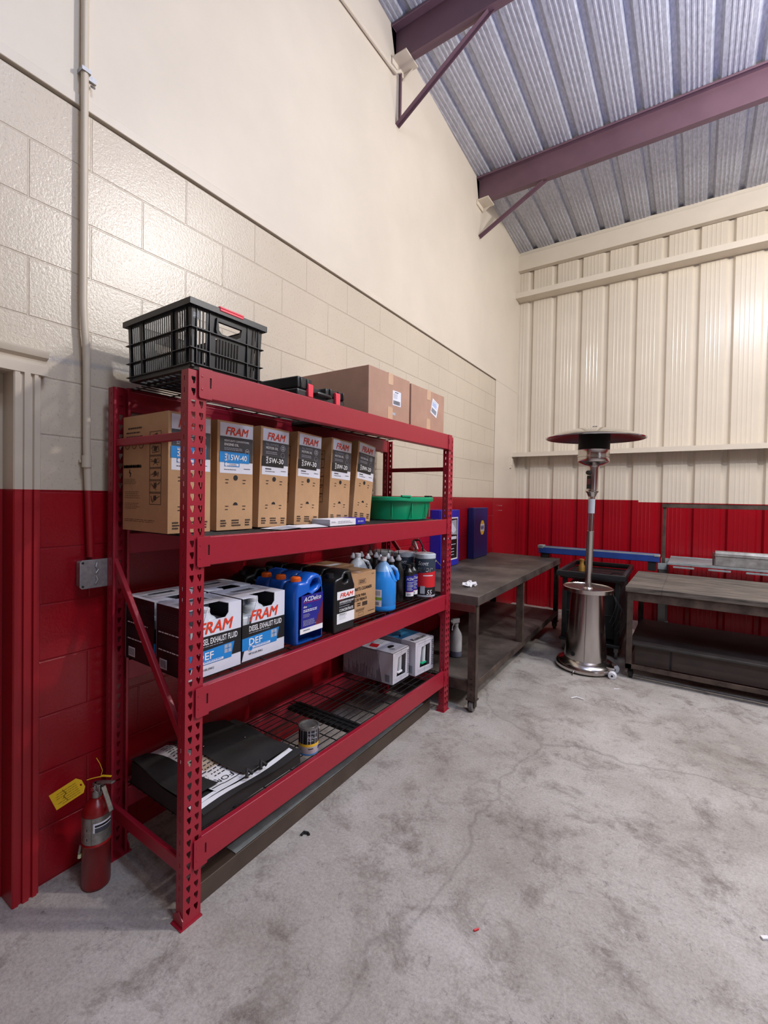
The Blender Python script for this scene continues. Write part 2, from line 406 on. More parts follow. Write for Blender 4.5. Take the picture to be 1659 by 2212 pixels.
def ribbed(x0, x1, P, c0, depth, minor):
    """panel profile across the sheets: list of (x, d); d > 0 is away from the room"""
    pts = []; k = math.floor((x0-c0)/P)-1
    while c0+k*P < x1+P:
        c = c0+k*P
        pts += [(c-.038, 0), (c-.018, depth), (c+.018, depth), (c+.038, 0)]
        for q in (.31, .44, .57, .70):
            m_ = c+P*q; pts += [(m_-.009, 0), (m_-.005, -minor), (m_+.005, -minor), (m_+.009, 0)]
        k += 1
    pts = [p for p in pts if x0 < p[0] < x1]
    return [(x0, 0)] + pts + [(x1, 0)]
pr_ = ribbed(-.85, 9, .3035, -.535, .030, .0018)
w = MB()
vs = [(x, YB+d, 0) for x, d in pr_] + [(x, YB+d, 4.78) for x, d in pr_]; n = len(pr_)
w.add(vs, [(i, i+1, i+1+n, i+n) for i in range(n-1)], WALL_M)
struct(w.build('wall_back', sharp=15))
w = MB(); w.box(9, -8, 0, 9.1, 5.8, 6, WALL_S); struct(w.build('wall_right'))
w = MB(); w.box(-1.5, -8.1, 0, 9, -8, 6, WALL_S); struct(w.build('wall_front'))
# roof sheets seen from below
pr_ = ribbed(-.9, 9, .267, -.478, .034, .004)
w = MB(); ys = [5.6, 3.88, 2.13, .4, -8]
vs = []
for y in ys: vs += [(x, y, roofz(y)+d+.001) for x, d in pr_]
n = len(pr_); fs = []
for j in range(len(ys)-1): fs += [(j*n+i, j*n+i+1, (j+1)*n+i+1, (j+1)*n+i) for i in range(n-1)]
w.add(vs, fs, ROOF); struct(w.build('ceiling', sharp=15))
# eave channel and the two horizontal girts on the back wall
w = MB(); w.prism([(5.36, 4.475), (5.44, 4.475), (5.44, 4.49), (5.372, 4.49), (5.372, 4.66), (5.44, 4.66), (5.44, 4.675), (5.36, 4.675)], 'x', -.69, 8.9, CREAMP)
w.box(-.69, 5.40, 4.675, 8.9, 5.45, 4.74, CREAMP)
struct(w.build('trim_6', bevel=.004))
w = MB(); w.prism([(5.26, 4.078), (5.446, 4.078), (5.446, 4.082), (5.264, 4.082), (5.264, 4.146), (5.26, 4.146)], 'x', -.70, 8.9, CREAMP)
struct(w.build('trim_7'))
w = MB(); w.prism([(5.26, 1.982), (5.264, 1.982), (5.264, 2.034), (5.446, 2.034), (5.446, 2.038), (5.26, 2.038)], 'x', -.70, 8.9, CREAMP)
struct(w.build('trim_8'))
# roof purlins (Z sections running across), with end brackets and flange braces
def purlin(y, name, x1=9):
    z = roofz(y); h = .235; w = MB()
    prof = [(y-.07, z-.002), (y, z-.002), (y, z-h), (y+.065, z-h), (y+.065, z-h+.018), (y+.061, z-h+.018), (y+.061, z-h+.004), (y+.004, z-h+.004), (y+.004, z-.006), (y-.066, z-.006), (y-.066, z-.02), (y-.07, z-.02)]
    prof = [(2*y-a, b) for a, b in prof] if False else prof
    w.prism(prof, 'x', -.5715-PHI*y+.006, x1, PURL)
    o = struct(w.build(name, bevel=.002)); return z-h
zb1 = purlin(2.13, 'trim_9'); zb2 = purlin(3.88, 'trim_10')
def brace(name, y, zb, zw, x1, label):
    w = MB(); xw = -.5715-PHI*y
    a = Vector((xw+.01, y+.03, zw)); b = Vector((x1, y+.03, zb+.005)); d = (b-a).normalized(); s = Vector((0, 1, 0)); q = d.cross(s)
    L = (b-a).length/2; c = (a+b)/2
    w.obox(c+q*.014, (d, s, q), (L, .016, .002), PURL); w.obox(c+s*.014, (d, s, q), (L, .002, .016), PURL)
    o = w.build(name); tag(o, label, 'brace'); return o
b1 = brace('flange_brace', 2.13, zb1, 4.275, .14, 'maroon angle brace under the nearer roof beam, running down to the wall')
b2 = brace('flange_brace', 3.88, zb2, 4.25, .05, 'maroon angle brace under the farther roof beam, running down to the wall')
w = MB(); w.box(-.613, 2.185, 4.30, -.598, 2.205, 4.70, PURL); tag(w.build('hanger_strap'), 'short maroon upright strap between the nearer roof beam and its brace foot', 'strap')
for nm, y, zz, lb in (('beam_bracket', 2.13, roofz(2.13)-.235, 'cream angle bracket on the wall at the end of the nearer roof beam'), ('beam_bracket', 3.88, roofz(3.88)-.235, 'cream angle bracket on the wall under the end of the farther roof beam')):
    w = MB(); x = -.5715-PHI*y+.006
    w.prism([(x, zz-.05), (x+.012, zz-.05), (x+.012, zz-.012), (x+.13, zz-.012), (x+.13, zz), (x, zz)], 'y', y-.06, y+.12, CREAMP)
    w.prism([(x, zz-.012), (x+.09, zz-.012), (x, zz-.06)], 'y', y+.10, y+.112, CREAMP)
    tag(w.build(nm, bevel=.002), lb, 'bracket')

# ---- electrical pieces on the block wall
c = thing('electrical_conduit', 'cream painted pipe conduit running up the block wall to above the shelving', 'conduit', **WL)
w = MB(); pts = [(.026, -.082, 5.08), (.026, -.082, 2.12), (.028, -.079, 2.05), (.028, -.072, 1.97), (.024, -.068, 1.88), (.024, -.066, 1.6), (.024, -.050, 1.18)]
w.tube(pts, .013, WALL_T, n=12); w.build('pipe', c)
w = MB(); w.tube([(.024, -.066, 1.52), (.024, -.066, 1.565)], .0165, WALL_T, n=12); w.box(.0, -.085, 1.538, .012, -.045, 1.548, WALL_T); w.build('coupling', c)
w = MB(); w.box(.0055, -.062, 2.97, .014, -.035, 2.99, GALV); w.box(.0055, -.098, 2.972, .042, -.066, 2.986, GALV); w.tube([(.010, -.052, 2.955), (.03, -.050, 2.94)], .004, GALV); w.build('clamp', c)
c = thing('junction_box', 'square grey metal junction box with embossed cover on the red wall', 'junction box', **WL)
w = MB(); w.box(.001, -.092, 1.07, .045, .012, 1.166, GALV); w.build('box_body', c, bevel=.006)
w = MB()
ol = [(-.102, 1.064), (.018, 1.064), (.018, 1.172), (-.102, 1.172)]
w.plate([(-.100, 1.072), (-.092, 1.064), (.010, 1.064), (.018, 1.072), (.018, 1.164), (.010, 1.172), (-.092, 1.172), (-.100, 1.164)], [], .006, GALV, lambda u, v, q: (.049+q, u, v), bevel=.002)
w.tube([(.053, -.04, 1.16), (.056, -.045, 1.145), (.055, -.035, 1.135), (.056, -.045, 1.12)], .004, GALV); w.tube([(.053, -.042, 1.11), (.056, -.038, 1.095), (.053, -.045, 1.08)], .005, GALV)
w.build('cover', c)
w = MB()
for a, b in ((-.09, 1.074), (.008, 1.074), (-.09, 1.162), (.008, 1.162)): w.lathe([(.004, .052), (.004, .054), (.002, .055)], (0, a, b), BLKD, n=10, axis='x')
w.build('screws', c)
w = MB(); w.tube([(.02, 1.0, 4.56), (.02, 1.45, 4.60), (.02, 2.02, 4.632), (.03, 2.10, 4.63), (.045, 2.14, 4.66)], .0125, CREAMP, n=10)
w.tube([(.02, -3, 4.3), (.02, 1.0, 4.56)], .0125, CREAMP, n=10)
o = w.build('roof_conduit', **WL); tag(o, 'cream pipe conduit high on the wall ending at the nearer roof beam', 'conduit')
w = MB(); w.box(.0, 5.17, 1.86, .03, 5.23, 1.955, CREAMP); w.prism([(0, 5.17), (.03, 5.17), (0, 5.24)], 'z', 1.83, 1.86, CREAMP)
o = w.build('wall_clip', bevel=.003, **WL); tag(o, 'small cream painted clip on the corner under the back wall girt', 'clip')
w = MB()
for z in (1.335, 1.275):
    w.tube([(.0, 4.78, z), (.03, 4.78, z)], .004, CHROME); w.sphere((.032, 4.78, z), .007, CHROME, 6)
o = w.build('wall_studs', **WL); tag(o, 'pair of small shiny studs on the red wall by the corner', 'studs')

# ================================================================= THE RACK
W_, D_, H_ = 1.98, .52, 1.83
rack = thing('storage_rack', 'tall red steel storage rack with wire shelves along the block wall', 'shelving')
def keyhole(cx, cz, s=1):
    return [(cx-.0065*s, cz+.011), (cx+.0085*s, cz+.011), (cx+.0085*s, cz+.001), (cx+.005*s, cz-.011), (cx+.001*s, cz-.013), (cx-.001*s, cz-.006), (cx-.0065*s, cz+.004)]
def slot(cx, cz, w=.005, h=.016): return [(cx-w/2, cz-h/2), (cx+w/2, cz-h/2), (cx+w/2, cz+h/2), (cx-w/2, cz+h/2)]
PW = .066; PDp = .040
nk = 47; zs = [.045+.0381*i for i in range(nk)]
holesW = []
for z in zs: holesW += [keyhole(.018, z), keyhole(.047, z)]
def stack(cell_v, cell_f, n, pitch, z0):
    V = []; Fc = []
    for k in range(n):
        o = len(V); V += [(a, b+z0+k*pitch, c) for a, b, c in cell_v]; Fc += [tuple(i+o for i in f) for f in cell_f]
    return V, Fc
def solid(x0, x1, z0, z1, t):
    vs = [(x, z, w) for x in (x0, x1) for z in (z0, z1) for w in (-t/2, t/2)]
    return vs, [(0, 1, 3, 2), (4, 6, 7, 5), (0, 4, 5, 1), (2, 3, 7, 6), (0, 2, 6, 4), (1, 5, 7, 3)]
def join(*ms):
    V = []; Fc = []
    for v, f in ms: o = len(V); V += v; Fc += [tuple(i+o for i in q) for q in f]
    return V, Fc
PT = .0381; Z0 = .045-.019
cw = curve_mesh([(0, 0), (PW, 0), (PW, PT), (0, PT)], [keyhole(.018, .019), keyhole(.047, .019)], .0022)
cf = curve_mesh([(.0011, 0), (PDp, 0), (PDp, PT), (.0011, PT)], [slot(.022, .024)], .002)
vw, fw = join(stack(*cw, nk, PT, Z0), solid(0, PW, 0, Z0, .0022), solid(0, PW, Z0+nk*PT, H_, .0022))
vf, ff = join(stack(*cf, nk, PT, Z0), solid(.0011, PDp, 0, Z0, .002), solid(.0011, PDp, Z0+nk*PT, H_, .002))
def post_mesh():
    m = MB()
    m.add([(-.0011+c, a, b) for a, b, c in vw], fw, RACK)          # web, facing +x
    m.add([(-a, .001+c, b) for a, b, c in vf], ff, RACK)           # flange at y = 0
    m.add([(-a, PW-.001+c, b) for a, b, c in vf], ff, RACK)
    m.box(-PDp, .0, 0, -PDp+.002, .010, H_, RACK); m.box(-PDp, PW-.010, 0, -PDp+.002, PW, H_, RACK)
    return m
post0 = post_mesh().build('post', rack, sharp=30)
foot0 = MB().box(-.052, -.012, 0, .006, PW+.004, .004, RACK)
foot0.prism([(-.05, 0), (.004, 0), (.004, .03), (-.02, .05), (-.05, .03)], 'y', -.004, -.001, RACK)
ft = foot0.build('foot_plate', post0)
def place_post(o, x, y, flip):
    o.location = (x, y, 0); o.rotation_euler = (0, 0, PI if flip else 0)
posts = [post0]
for i in range(3): posts.append(copy_tree(post0, rack))
place_post(posts[0], 0, 0, False); place_post(posts[1], 0, W_-PW, False)
place_post(posts[2], -D_, PW, True); place_post(posts[3], -D_, W_, True)
SH = [1.841, 1.285, .783, .273]
def beam_mesh(h):
    m = MB()
    prof = [(0, 0), (0, -.097), (-.042, -.097), (-.042, -.018), (-.024, -.018), (-.024, 0)]
    m.prism(prof, 'y', PW+.004, W_-PW-.004, RACK)
    return m
for iz, z in enumerate(SH):
    for front in (1, 0):
        m = MB()
        prof = [(.004, 0), (.004, -.097), (-.038, -.097), (-.038, -.018), (-.020, -.018), (-.020, 0)]
        m.prism(prof, 'y', PW-.002, W_-PW+.002, RACK)
        b = m.build('beam', rack, bevel=.003)
        m = MB()
        for e in (0, 1):
            y0, y1 = (.034, .085) if e == 0 else (W_-.085, W_-.034)
            hy = (y0+.034) if e == 0 else (y1-.034)
            m.plate([(y0+.006, -.10), (y1, -.10), (y1, .0), (y0, .0), (y0, -.094)], [slot(hy+.010*(1 if e == 0 else -1), -.045, .006, .034)], .0035, RACK, lambda u, v, q: (.006+q, u, v), bevel=.001)
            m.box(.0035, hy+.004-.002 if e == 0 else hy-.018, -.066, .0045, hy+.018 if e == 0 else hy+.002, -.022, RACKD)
            for dz in (-.028, -.070): m.lathe([(.004, .0075), (.0035, .0088), (.001, .0092)], (0, (y0+.012) if e == 0 else (y1-.012), dz), RACK, n=8, axis='x')
        cp = m.build('beam_connector', b)
        if front: b.location = (0, 0, z)
        else: b.location = (-D_, W_, z); b.rotation_euler = (0, 0, PI)
    # two wire decks per level
    for k in range(2):
        m = MB(); y0 = PW+.006 + k*(W_/2-PW); y1 = y0 + W_/2-PW-.012
        zt = z-.004
        nx = 13
        for i in range(nx):
            x = -.028 - i*(D_-.056)/(nx-1); m.tube([(x, y0, zt), (x, y1, zt)], .0024, WIRE, n=6)
        for j in range(7):
            y = y0+.01 + j*(y1-y0-.02)/6; m.tube([(-.024, y, zt-.0045), (-D_+.024, y, zt-.0045)], .0028, WIRE, n=6)
        m.build('wire_deck', rack)
for z in SH:
    m = MB(); m.box(-D_+.040, .945, z-.034, -.040, 1.035, z-.014, BLKD); m.build('centre_support', rack, bevel=.003)
def brace_piece(y, a, b, wdt=.028):
    m = MB(); A = Vector((a[0], y, a[1])); B = Vector((b[0], y, b[1])); d = (B-A).normalized(); s = Vector((0, 1, 0)); q = d.cross(s)
    m.obox((A+B)/2, (d, s, q), ((B-A).length/2, .009, wdt/2), RACK); m.build('end_brace', rack, bevel=.003)
for y in (.018, W_-.018):
    brace_piece(y, (-D_+.012, 1.618), (-.030, 1.618)); brace_piece(y, (-D_+.020, 1.165), (-.03, .60)); brace_piece(y, (-D_+.012, .185), (-.03, .185), .05)

# ================================================================= TOP SHELF
def crate():
    z0 = 1.842; zh = .222
    t = thing('storage_crate', 'black slotted plastic crate with coral grip on top of the red rack', 'crate', (-.225, .175, z0+.001))
    A, B = .40, .30   # x length, y width
    def taper(x, y, z): k = .955 + .045*z/zh; return (x*k, y*k, z)
    def side(n_u, half, with_handle, fn, no_mid=False):
        # outline in (u, z); u in -half..half
        holes = []; rows = [(.022, .062), (.072, .128), (.140, .196)]
        if with_handle: cols = [(-half+.022, 3), (-.055, 8), (half-.047, 3)]
        else: cols = [(-half+.03, 4), (-.085, 13), (half-.075, 4)]
        for ri, (a, b) in enumerate(rows):
            for ci, (u0, nn) in enumerate(cols):
                if with_handle and ri == 2 and ci == 1: continue
                aa, bb = a, b
                if with_handle and ri == 1 and ci == 1: bb = b-.006
                if no_mid == 2 or (no_mid and ci == 1): continue
                for k in range(nn):
                    u = u0 + k*.013; holes.append([(u, aa), (u+.0075, aa), (u+.0075, bb), (u, bb)])
        if with_handle: holes.append([(-.046, .150), (-.034, .140), (.034, .140), (.046, .150), (.050, .178), (-.050, .178)])
        m = MB(); m.plate([(-half, 0), (half, 0), (half, zh-.004), (-half, zh-.004)], holes, .003, BLK, fn)
        for z in (.016, .067, .134, .203):       # horizontal ribs
            p = [fn(-half, z, 0), fn(half, z, 0)]
            a = Vector(fn(0, z, .010)) - Vector(fn(0, z, 0))
            c = (Vector(p[0])+Vector(p[1]))/2 + a*.45
            m.obox(c, (Vector(p[1])-Vector(p[0]), a, (0, 0, 1)), (half+.004, .0055, .0013), BLK)
        us = [-half+.016, -half+.068, half-.068, half-.016] if with_handle else [-half+.02, -.10, -.093, .093, .10, half-.02]
        for u in us:
            c = (Vector(fn(u, .11, .004))); a = Vector(fn(0, .11, .01)) - Vector(fn(0, .11, 0)); b = Vector(fn(1, .11, 0)) - Vector(fn(0, .11, 0))
            m.obox(c, (b, a, (0, 0, 1)), (.0013, .004, .095), BLK)
        if with_handle:
            lo = [(-.054, .134), (.054, .134), (.06, .15), (.056, .19), (-.056, .19), (-.06, .15)]
            hi = [(-.046, .150), (-.034, .140), (.034, .140), (.046, .150), (.050, .178), (-.050, .178)]
            m.plate(lo, [hi], .010, BLK, lambda u, v, q: fn(u, v, q+.004), bevel=.001)
        return m
    def fpx(s): return lambda u, v, q: taper(s*(A/2+q), u, v)
    def fpy(s): return lambda u, v, q: taper(u, s*(B/2+q), v)
    side(0, B/2, True, fpx(1)).build('end_panel', t)
    mm_ = side(0, B/2, True, fpx(-1), 2); mm_.build('end_panel', t)
    side(0, A/2, False, fpy(1), True).build('side_panel', t); side(0, A/2, False, fpy(-1)).build('side_panel', t)
    m = MB(); k = .955
    hs = []
    for i in range(9):
        for j in range(6):
            x = -.17+i*.0385; y = -.12+j*.041; hs.append([(x, y), (x+.026, y), (x+.026, y+.028), (x, y+.028)])
    m.plate([(-A/2*k, -B/2*k), (A/2*k, -B/2*k), (A/2*k, B/2*k), (-A/2*k, B/2*k)], hs, .004, BLK, lambda u, v, q: (u, v, q+.004)); m.build('bottom', t)
    m = MB()
    ro = [(-A/2-.014, -B/2-.014), (A/2+.014, -B/2-.014), (A/2+.014, B/2+.014), (-A/2-.014, B/2+.014)]
    ri = [(-A/2+.002, -B/2+.002), (A/2-.002, -B/2+.002), (A/2-.002, B/2-.002), (-A/2+.002, B/2-.002)]
    m.plate(ro, [ri], .004, BLK, lambda u, v, q: (u, v, q+zh), bevel=.001)
    ro2 = [(p[0]*.985, p[1]*.985) for p in ro]
    m.plate(ro, [ro2], .018, BLK, lambda u, v, q: (u, v, q+zh-.010))
    for k2 in range(-9, 10): m.box(A/2+.002, k2*.014-.001, zh-.016, A/2+.013, k2*.014+.001, zh, BLK)
    m.build('rim', t)
    m = MB(); m.box(A/2-.004, -.052, zh+.001, A/2+.0165, .052, zh+.0075, PINK); m.box(A/2+.0125, -.050, zh-.008, A/2+.0165, .050, zh+.001, PINK)
    m.build('grip', t, bevel=.002)
    m = MB(); F = FX(m, A/2-.001, -.145, .200, .026, .035); F.rect(0, 0, 1, 1, GREYL); F.rect(0, 0, 1, .12, REDP, 1); F.bars(.1, .25, .9, .9, 5, LGREY, 1, 3); m.build('sticker', t)
    m = MB()
    for sx in (-1, 1):
        for sy in (-1, 1):
            m.obox((sx*(A/2*.975-.006), sy*(B/2*.975-.006), .1), ((1, 0, 0), (0, 1, 0), (0, 0, 1)), (.008, .008, .098), BLK)
    m.build('corner', t, bevel=.004)
crate()

t = thing('tool_case', 'black moulded tool case with two coral latches lying on the top shelf', 'tool case', (-.045, .54, 1.842), (0, 0, R(3)))
m = MB(); m.box(-.36, 0, .001, 0, .345, .042, BLK); m.build('bottom_shell', t, bevel=.008, seg=3)
m = MB(); m.box(-.36, .004, .043, -.002, .10, .093, BLK); m.box(-.36, .10, .043, -.03, .235, .072, BLK); m.box(-.36, .20, .043, -.004, .345, .080, BLK)
for y in (.018, .06, .225, .29, .325): m.box(-.34, y, .043, .004, y+.012, .090 if y < .1 else .082, BLK)
m.build('lid', t, bevel=.008, seg=3)
m = MB(); m.tube([(-.004, .115, .035), (.018, .118, .035), (.020, .13, .035), (.020, .19, .035), (.018, .205, .035), (-.004, .208, .035)], .009, BLK, n=10); m.build('handle', t)
for y in (.062, .262):
    m = MB(); m.box(-.006, y, .012, .010, y+.034, .068, PINK); m.box(-.014, y, .062, .008, y+.034, .070, PINK); m.build('latch', t, bevel=.003)

def carton(name, label, x1, y0, z0, dx, dy, dz, m_, lab):
    t = thing(name, label, 'cardboard box', (x1, y0, z0))
    m = MB(); m.box(-dx, 0, 0, 0, dy/2-.0008, dz, m_); m.box(-dx, dy/2-.0008, 0, 0, dy/2+.0008, dz-.002, INK); m.box(-dx, dy/2+.0008, 0, 0, dy, dz, m_)
    m = MB(); m.box(-dx, 0, 0, 0, dy, dz, m_); m.build('carton_body', t, bevel=.003)
    m = MB(); m.box(-dx-.0006, dy*.5-.024, dz-.001, .0006, dy*.5+.024, dz+.0007, TAPE); m.box(-.001, dy*.5-.024, dz-.06, .0008, dy*.5+.024, dz+.0007, TAPE)
    m.box(-.001, dy*.5-.024, 0, .0008, dy*.5+.024, .07, TAPE); m.build('tape', t)
    m = MB(); F = FZ(m, dz, -dx, 0, dy, dx); F.rect(.497, .002, .503, .998, INK, -1)
    m.build('flap_seam', t)
    return t
t = carton('carton', 'large brown cardboard carton on the top shelf beside the tool case', -.020, 1.022, 1.842, .48, .407, .250, CARD2, 0)
m = MB(); F = FX(m, 0, .225, .165, .085, .080); F.rect(0, 0, 1, 1, LBLW); F.bars(.25, .08, .7, .14, 1, TXT, 2, 4, .8); F.bars(.1, .2, .6, .55, 5, LGREY, 1, 1)
for k in range(16): F.rect(.1+k*.05, .66, .1+k*.05+(.02 if k % 3 else .032), .93, TXT, 2)
m.build('shipping_label', t)
m = MB(); F = FX(m, 0, .20, .045, .055, .014); F.rect(0, 0, 1, 1, LGREY); m.build('small_sticker', t)
m = MB(); F = FY(m, 0, -.40, .17, .22, .10); F.bars(0, .1, .6, .3, 1, INK, 1, 3); F.bars(.4, .45, 1, .62, 1, INK, 1, 9); m.build('print', t)
t = carton('carton', 'smaller brown cardboard carton at the far end of the top shelf with a tilted label', -.020, 1.447, 1.842, .44, .425, .244, CARD2, 1)
m = MB()
F = Face(m, (0, .265, .205), (0, .95, -.31), (0, -.31, -.95), .085, .095, (1, 0, 0)); F.rect(0, 0, 1, 1, LBLW); F.rect(.1, .08, .9, .12, LGREY, 1); F.bars(.1, .2, .9, .5, 4, BLUP, 1, 2)
for k in range(14): F.rect(.1+k*.055, .6, .1+k*.055+(.02 if k % 3 else .035), .9, GREYL, 2)
m.build('shipping_label', t)

# ================================================================= SECOND SHELF: motor oil boxes
OW, OD, OH = .170, .305, .428
def oil_print(t, grade, heavy, W=OW):
    m = MB(); F = FX(m, 0, 0, OH, W, OH)
    L0, L1, T0, T1 = .07, .985, .015, .475
    def u(a): return L0+(L1-L0)*a
    def v(a): return T0+(T1-T0)*a
    F.rect(L0, T0, L1, T1, LBLW, 0)
    F.rect(L0, v(.27), L1, v(.77), GREYL, 1)
    F.text('FRAM', u(.16), v(.075), u(.86), v(.235), ORG, 2, shear=.25, bold=.018)
    if heavy:
        F.text('HEAVY-DUTY CONVENTIONAL', u(.12), v(.33), u(.88), v(.37), WHITE, 2); F.text('ENGINE OIL', u(.12), v(.40), u(.55), v(.45), WHITE, 2, bold=.02)
        F.bars(u(.12), v(.49), u(.7), v(.55), 2, LGREY, 2, 4); F.disc(u(.82), v(.54), .07*(L1-L0), LGREY, 2); F.disc(u(.82), v(.54), .055*(L1-L0), GREYL, 3); F.rect(u(.78), v(.52), u(.86), v(.55), LGREY, 4)
        F.rect(u(-.02), v(.575), u(.88), v(.785), BLUP, 3)
        F.rect(u(.13), v(.785), u(.58), v(.865), BLUP, 3); F.rect(u(.22), v(.80), u(.55), v(.85), LBLW, 4); F.disc(u(.18), v(.825), .04, LBLW, 4)
        F.text('DIESEL', u(.27), v(.808), u(.50), v(.842), LGREY, 5)
        tc = WHITE
    else:
        F.text('FULL SYNTHETIC', u(.12), v(.31), u(.6), v(.36), LGREY, 2); F.text('MOTOR OIL', u(.12), v(.385), u(.58), v(.44), WHITE, 2, bold=.02)
        F.bars(u(.12), v(.49), u(.58), v(.56), 2, LGREY, 2, 4)
        F.disc(u(.77), v(.38), .085, LGREY, 2); F.disc(u(.77), v(.38), .070, GREYL, 3); F.disc(u(.77), v(.38), .048, LGREY, 4); F.rect(u(.72), v(.372), u(.82), v(.388), GREYL, 5)
        F.disc(u(.77), v(.54), .07, LGREY, 2); F.disc(u(.77), v(.54), .062, GREYL, 3)
        F.rect(u(-.02), v(.60), u(.82), v(.82), BLKL, 3); F.rect(u(.12), v(.86), u(.34), v(.885), GREYL, 2)
    F.text('SAE', u(.13), v(.60), u(.205), v(.76), WHITE, 5, rot=True, bold=.02)
    F.text(grade, u(.24), v(.625), u(.80), v(.74), WHITE, 5, bold=.015)
    F.bars(u(.12), v(.92), u(.5), v(.95), 1, GREYL, 2, 3); F.bars(u(.72), v(.89), u(.95), v(.92), 1, GREYL, 2, 5)
    F.disc(.50, .515, .062, BLKD, 1); F.disc(.50, .770, .065, BLKD, 1, a0=180, a1=360)
    for (a, b) in ((.22, .53), (.70, .53), (.22, .775), (.70, .775)):
        F.bars(a, b, a+.12, b+.02, 1, INK, 1, int(a*100)); F.bars(a, b+.03, a+.09, b+.05, 1, INK, 1, 5)
    for (a, w_, k) in ((.10, .16, 3), (.40, .26, 3), (.78, .16, 3)): F.bars(a, .905, a+w_, .975, k, INK, 1, int(a*50), .6)
    m.build('front_print', t)
def oil_box(y, x, tilt, grade, heavy, label, W=OW):
    t = thing('motor_oil_box', label, 'cardboard box', (x, y, SH[1]+.001+W*math.sin(-tilt)), (tilt, 0, 0), 'boxes of motor oil on the second shelf')
    m = MB(); m.box(-OD, 0, 0, 0, W, OH, CARD); m.box(-OD, 0, OH, 0, W, OH+.001, CARDS); m.build('carton_body', t, bevel=.004)
    oil_print(t, grade, heavy, W)
    m = MB(); F = FY(m, 0, -OD, OH, OD, OH)
    F.bars(.12, .10, .45, .13, 1, INK, 1, 1); F.bars(.08, .14, .5, .165, 1, INK, 1, 2); F.bars(.08, .175, .48, .2, 1, INK, 1, 3)
    for k in range(3):
        c = .11+k*.16; F.disc(c, .25, .055, INK, 1); F.disc(c, .25, .045, CARD, 2); F.line([(c-.02, .265), (c, .235), (c+.02, .265)], .0015, INK, 3)
    F.bars(.02, .425, .45, .445, 1, INK, 1, 7, 1.3); F.rect(.02, .43, .44, .452, INK, 1)
    F.line([(.17, .47), (.16, .49), (.19, .5), (.18, .525)], .005, INK); F.bars(.03, .55, .36, .60, 4, INK, 1, 6, .25)
    for k in range(6):
        a0, a1 = .62, .86; b0 = .155+k*.103; b1 = b0+.094
        F.ring(a0, b0, a1, b1, .0022, INK, 1)
        rnd = random.Random(k+3)
        for q in range(4):
            F.line([(a0+.02+rnd.random()*.2, b0+.01+rnd.random()*.07) for _ in range(3)], .002, INK, 2)
        F.disc(a0+.12, b0+.04, .03, INK, 1)
    F.bars(.06, .66, .42, .73, 4, INK, 1, 9, .2); F.bars(.06, .76, .42, .82, 4, INK, 1, 12, .2); F.bars(.05, .90, .75, .93, 2, INK, 1, 14, .25)
    m.build('side_print', t)
    return t
oil_box(.030, -.160, 0, '15W-40', True, 'leftmost motor oil box marked 15W-40, half behind the near rack post', .172)
oil_box(.238, -.170, 0, '15W-40', True, 'motor oil box marked 15W-40 with blue band, just right of the near rack post', .176)
oil_box(.440, -.165, R(-1.6), '5W-30', False, 'left one of the two 5W-30 motor oil boxes, standing almost upright', .165)
oil_box(.648, -.160, R(-2.6), '5W-30', False, 'right one of the two 5W-30 motor oil boxes, behind the white manual', .165)
oil_box(.893, -.165, R(-3.0), '0W-20', False, 'left one of the two 0W-20 motor oil boxes, with a gap on its left', .165)
oil_box(1.092, -.165, R(-6.5), '0W-20', False, 'rightmost motor oil box marked 0W-20, leaning towards the green basin', .165)

t = thing('basin', 'green oval plastic basin on the second shelf, right of the oil boxes', 'basin', (-.255, 1.70, SH[1]+.001))
m = MB(); p = [(.168, 0), (.176, .004), (.196, .108), (.200, .112), (.213, .114), (.217, .120), (.217, .138), (.212, .142), (.204, .142), (.200, .136), (.192, .110), (.172, .010), (.001, .008)]
m.lathe(p, (0, 0, 0), GREEN, n=48, sx=1, sy=1.24, cap=False); m.lathe([(.001, 0), (.168, 0)], (0, 0, 0), GREEN, n=48, sy=1.24, cap=False); m.build('bowl', t)
for a in (60, 200, 320):
    m = MB(); c = (.208*math.cos(R(a)), .208*1.24*math.sin(R(a)), .146); m.obox(c, ((math.cos(R(a)), math.sin(R(a)), 0), (-math.sin(R(a)), math.cos(R(a)), 0), (0, 0, 1)), (.014, .03, .006), BLKD if a == 60 else GREEN); m.build('rim_tab', t, bevel=.003)
m = MB()
for a in (-62, -28, 5, 30, 60):
    a = R(a); m.obox((.194*math.cos(a), .194*1.24*math.sin(a), .058), ((math.cos(a), math.sin(a), .17), (-math.sin(a), math.cos(a), 0), (0, 0, 1)), (.004, .003, .045), GREEN)
m.build('rib', t, bevel=.002)

t = thing('manual', 'thick white paper manual with a blue end lying on the second shelf', 'book', (-.040, .762, SH[1]+.002), (0, 0, R(2)))
m = MB(); m.box(-.105, 0, .001, -.001, .29, .029, PAPER); m.build('pages', t)
m = MB(); m.box(-.107, -.001, 0, 0, .205, .0012, WHITE); m.box(-.107, -.001, .029, 0, .205, .0305, WHITE); m.box(-.0008, -.001, 0, .0008, .205, .0305, WHITE); m.box(-.107, .205, -.0, .001, .292, .031, CABR)
m.box(-.107, -.0022, 0, 0, -.0008, .030, LGREY); m.build('cover', t, bevel=.0006)
m = MB(); F = FX(m, .001, 0, .0305, .292, .031); F.bars(.03, .3, .16, .6, 2, LGREY, 1, 2); F.bars(.2, .3, .6, .75, 2, LGREY, 1, 5); F.text('2014-2015', .76, .35, .93, .65, LBLW, 1, bold=.02); m.build('spine_print', t)
t = thing('paper_sheets', 'loose printed sheets lying flat on the second shelf by the manual', 'papers', (-.05, .44, SH[1]))
m = MB()
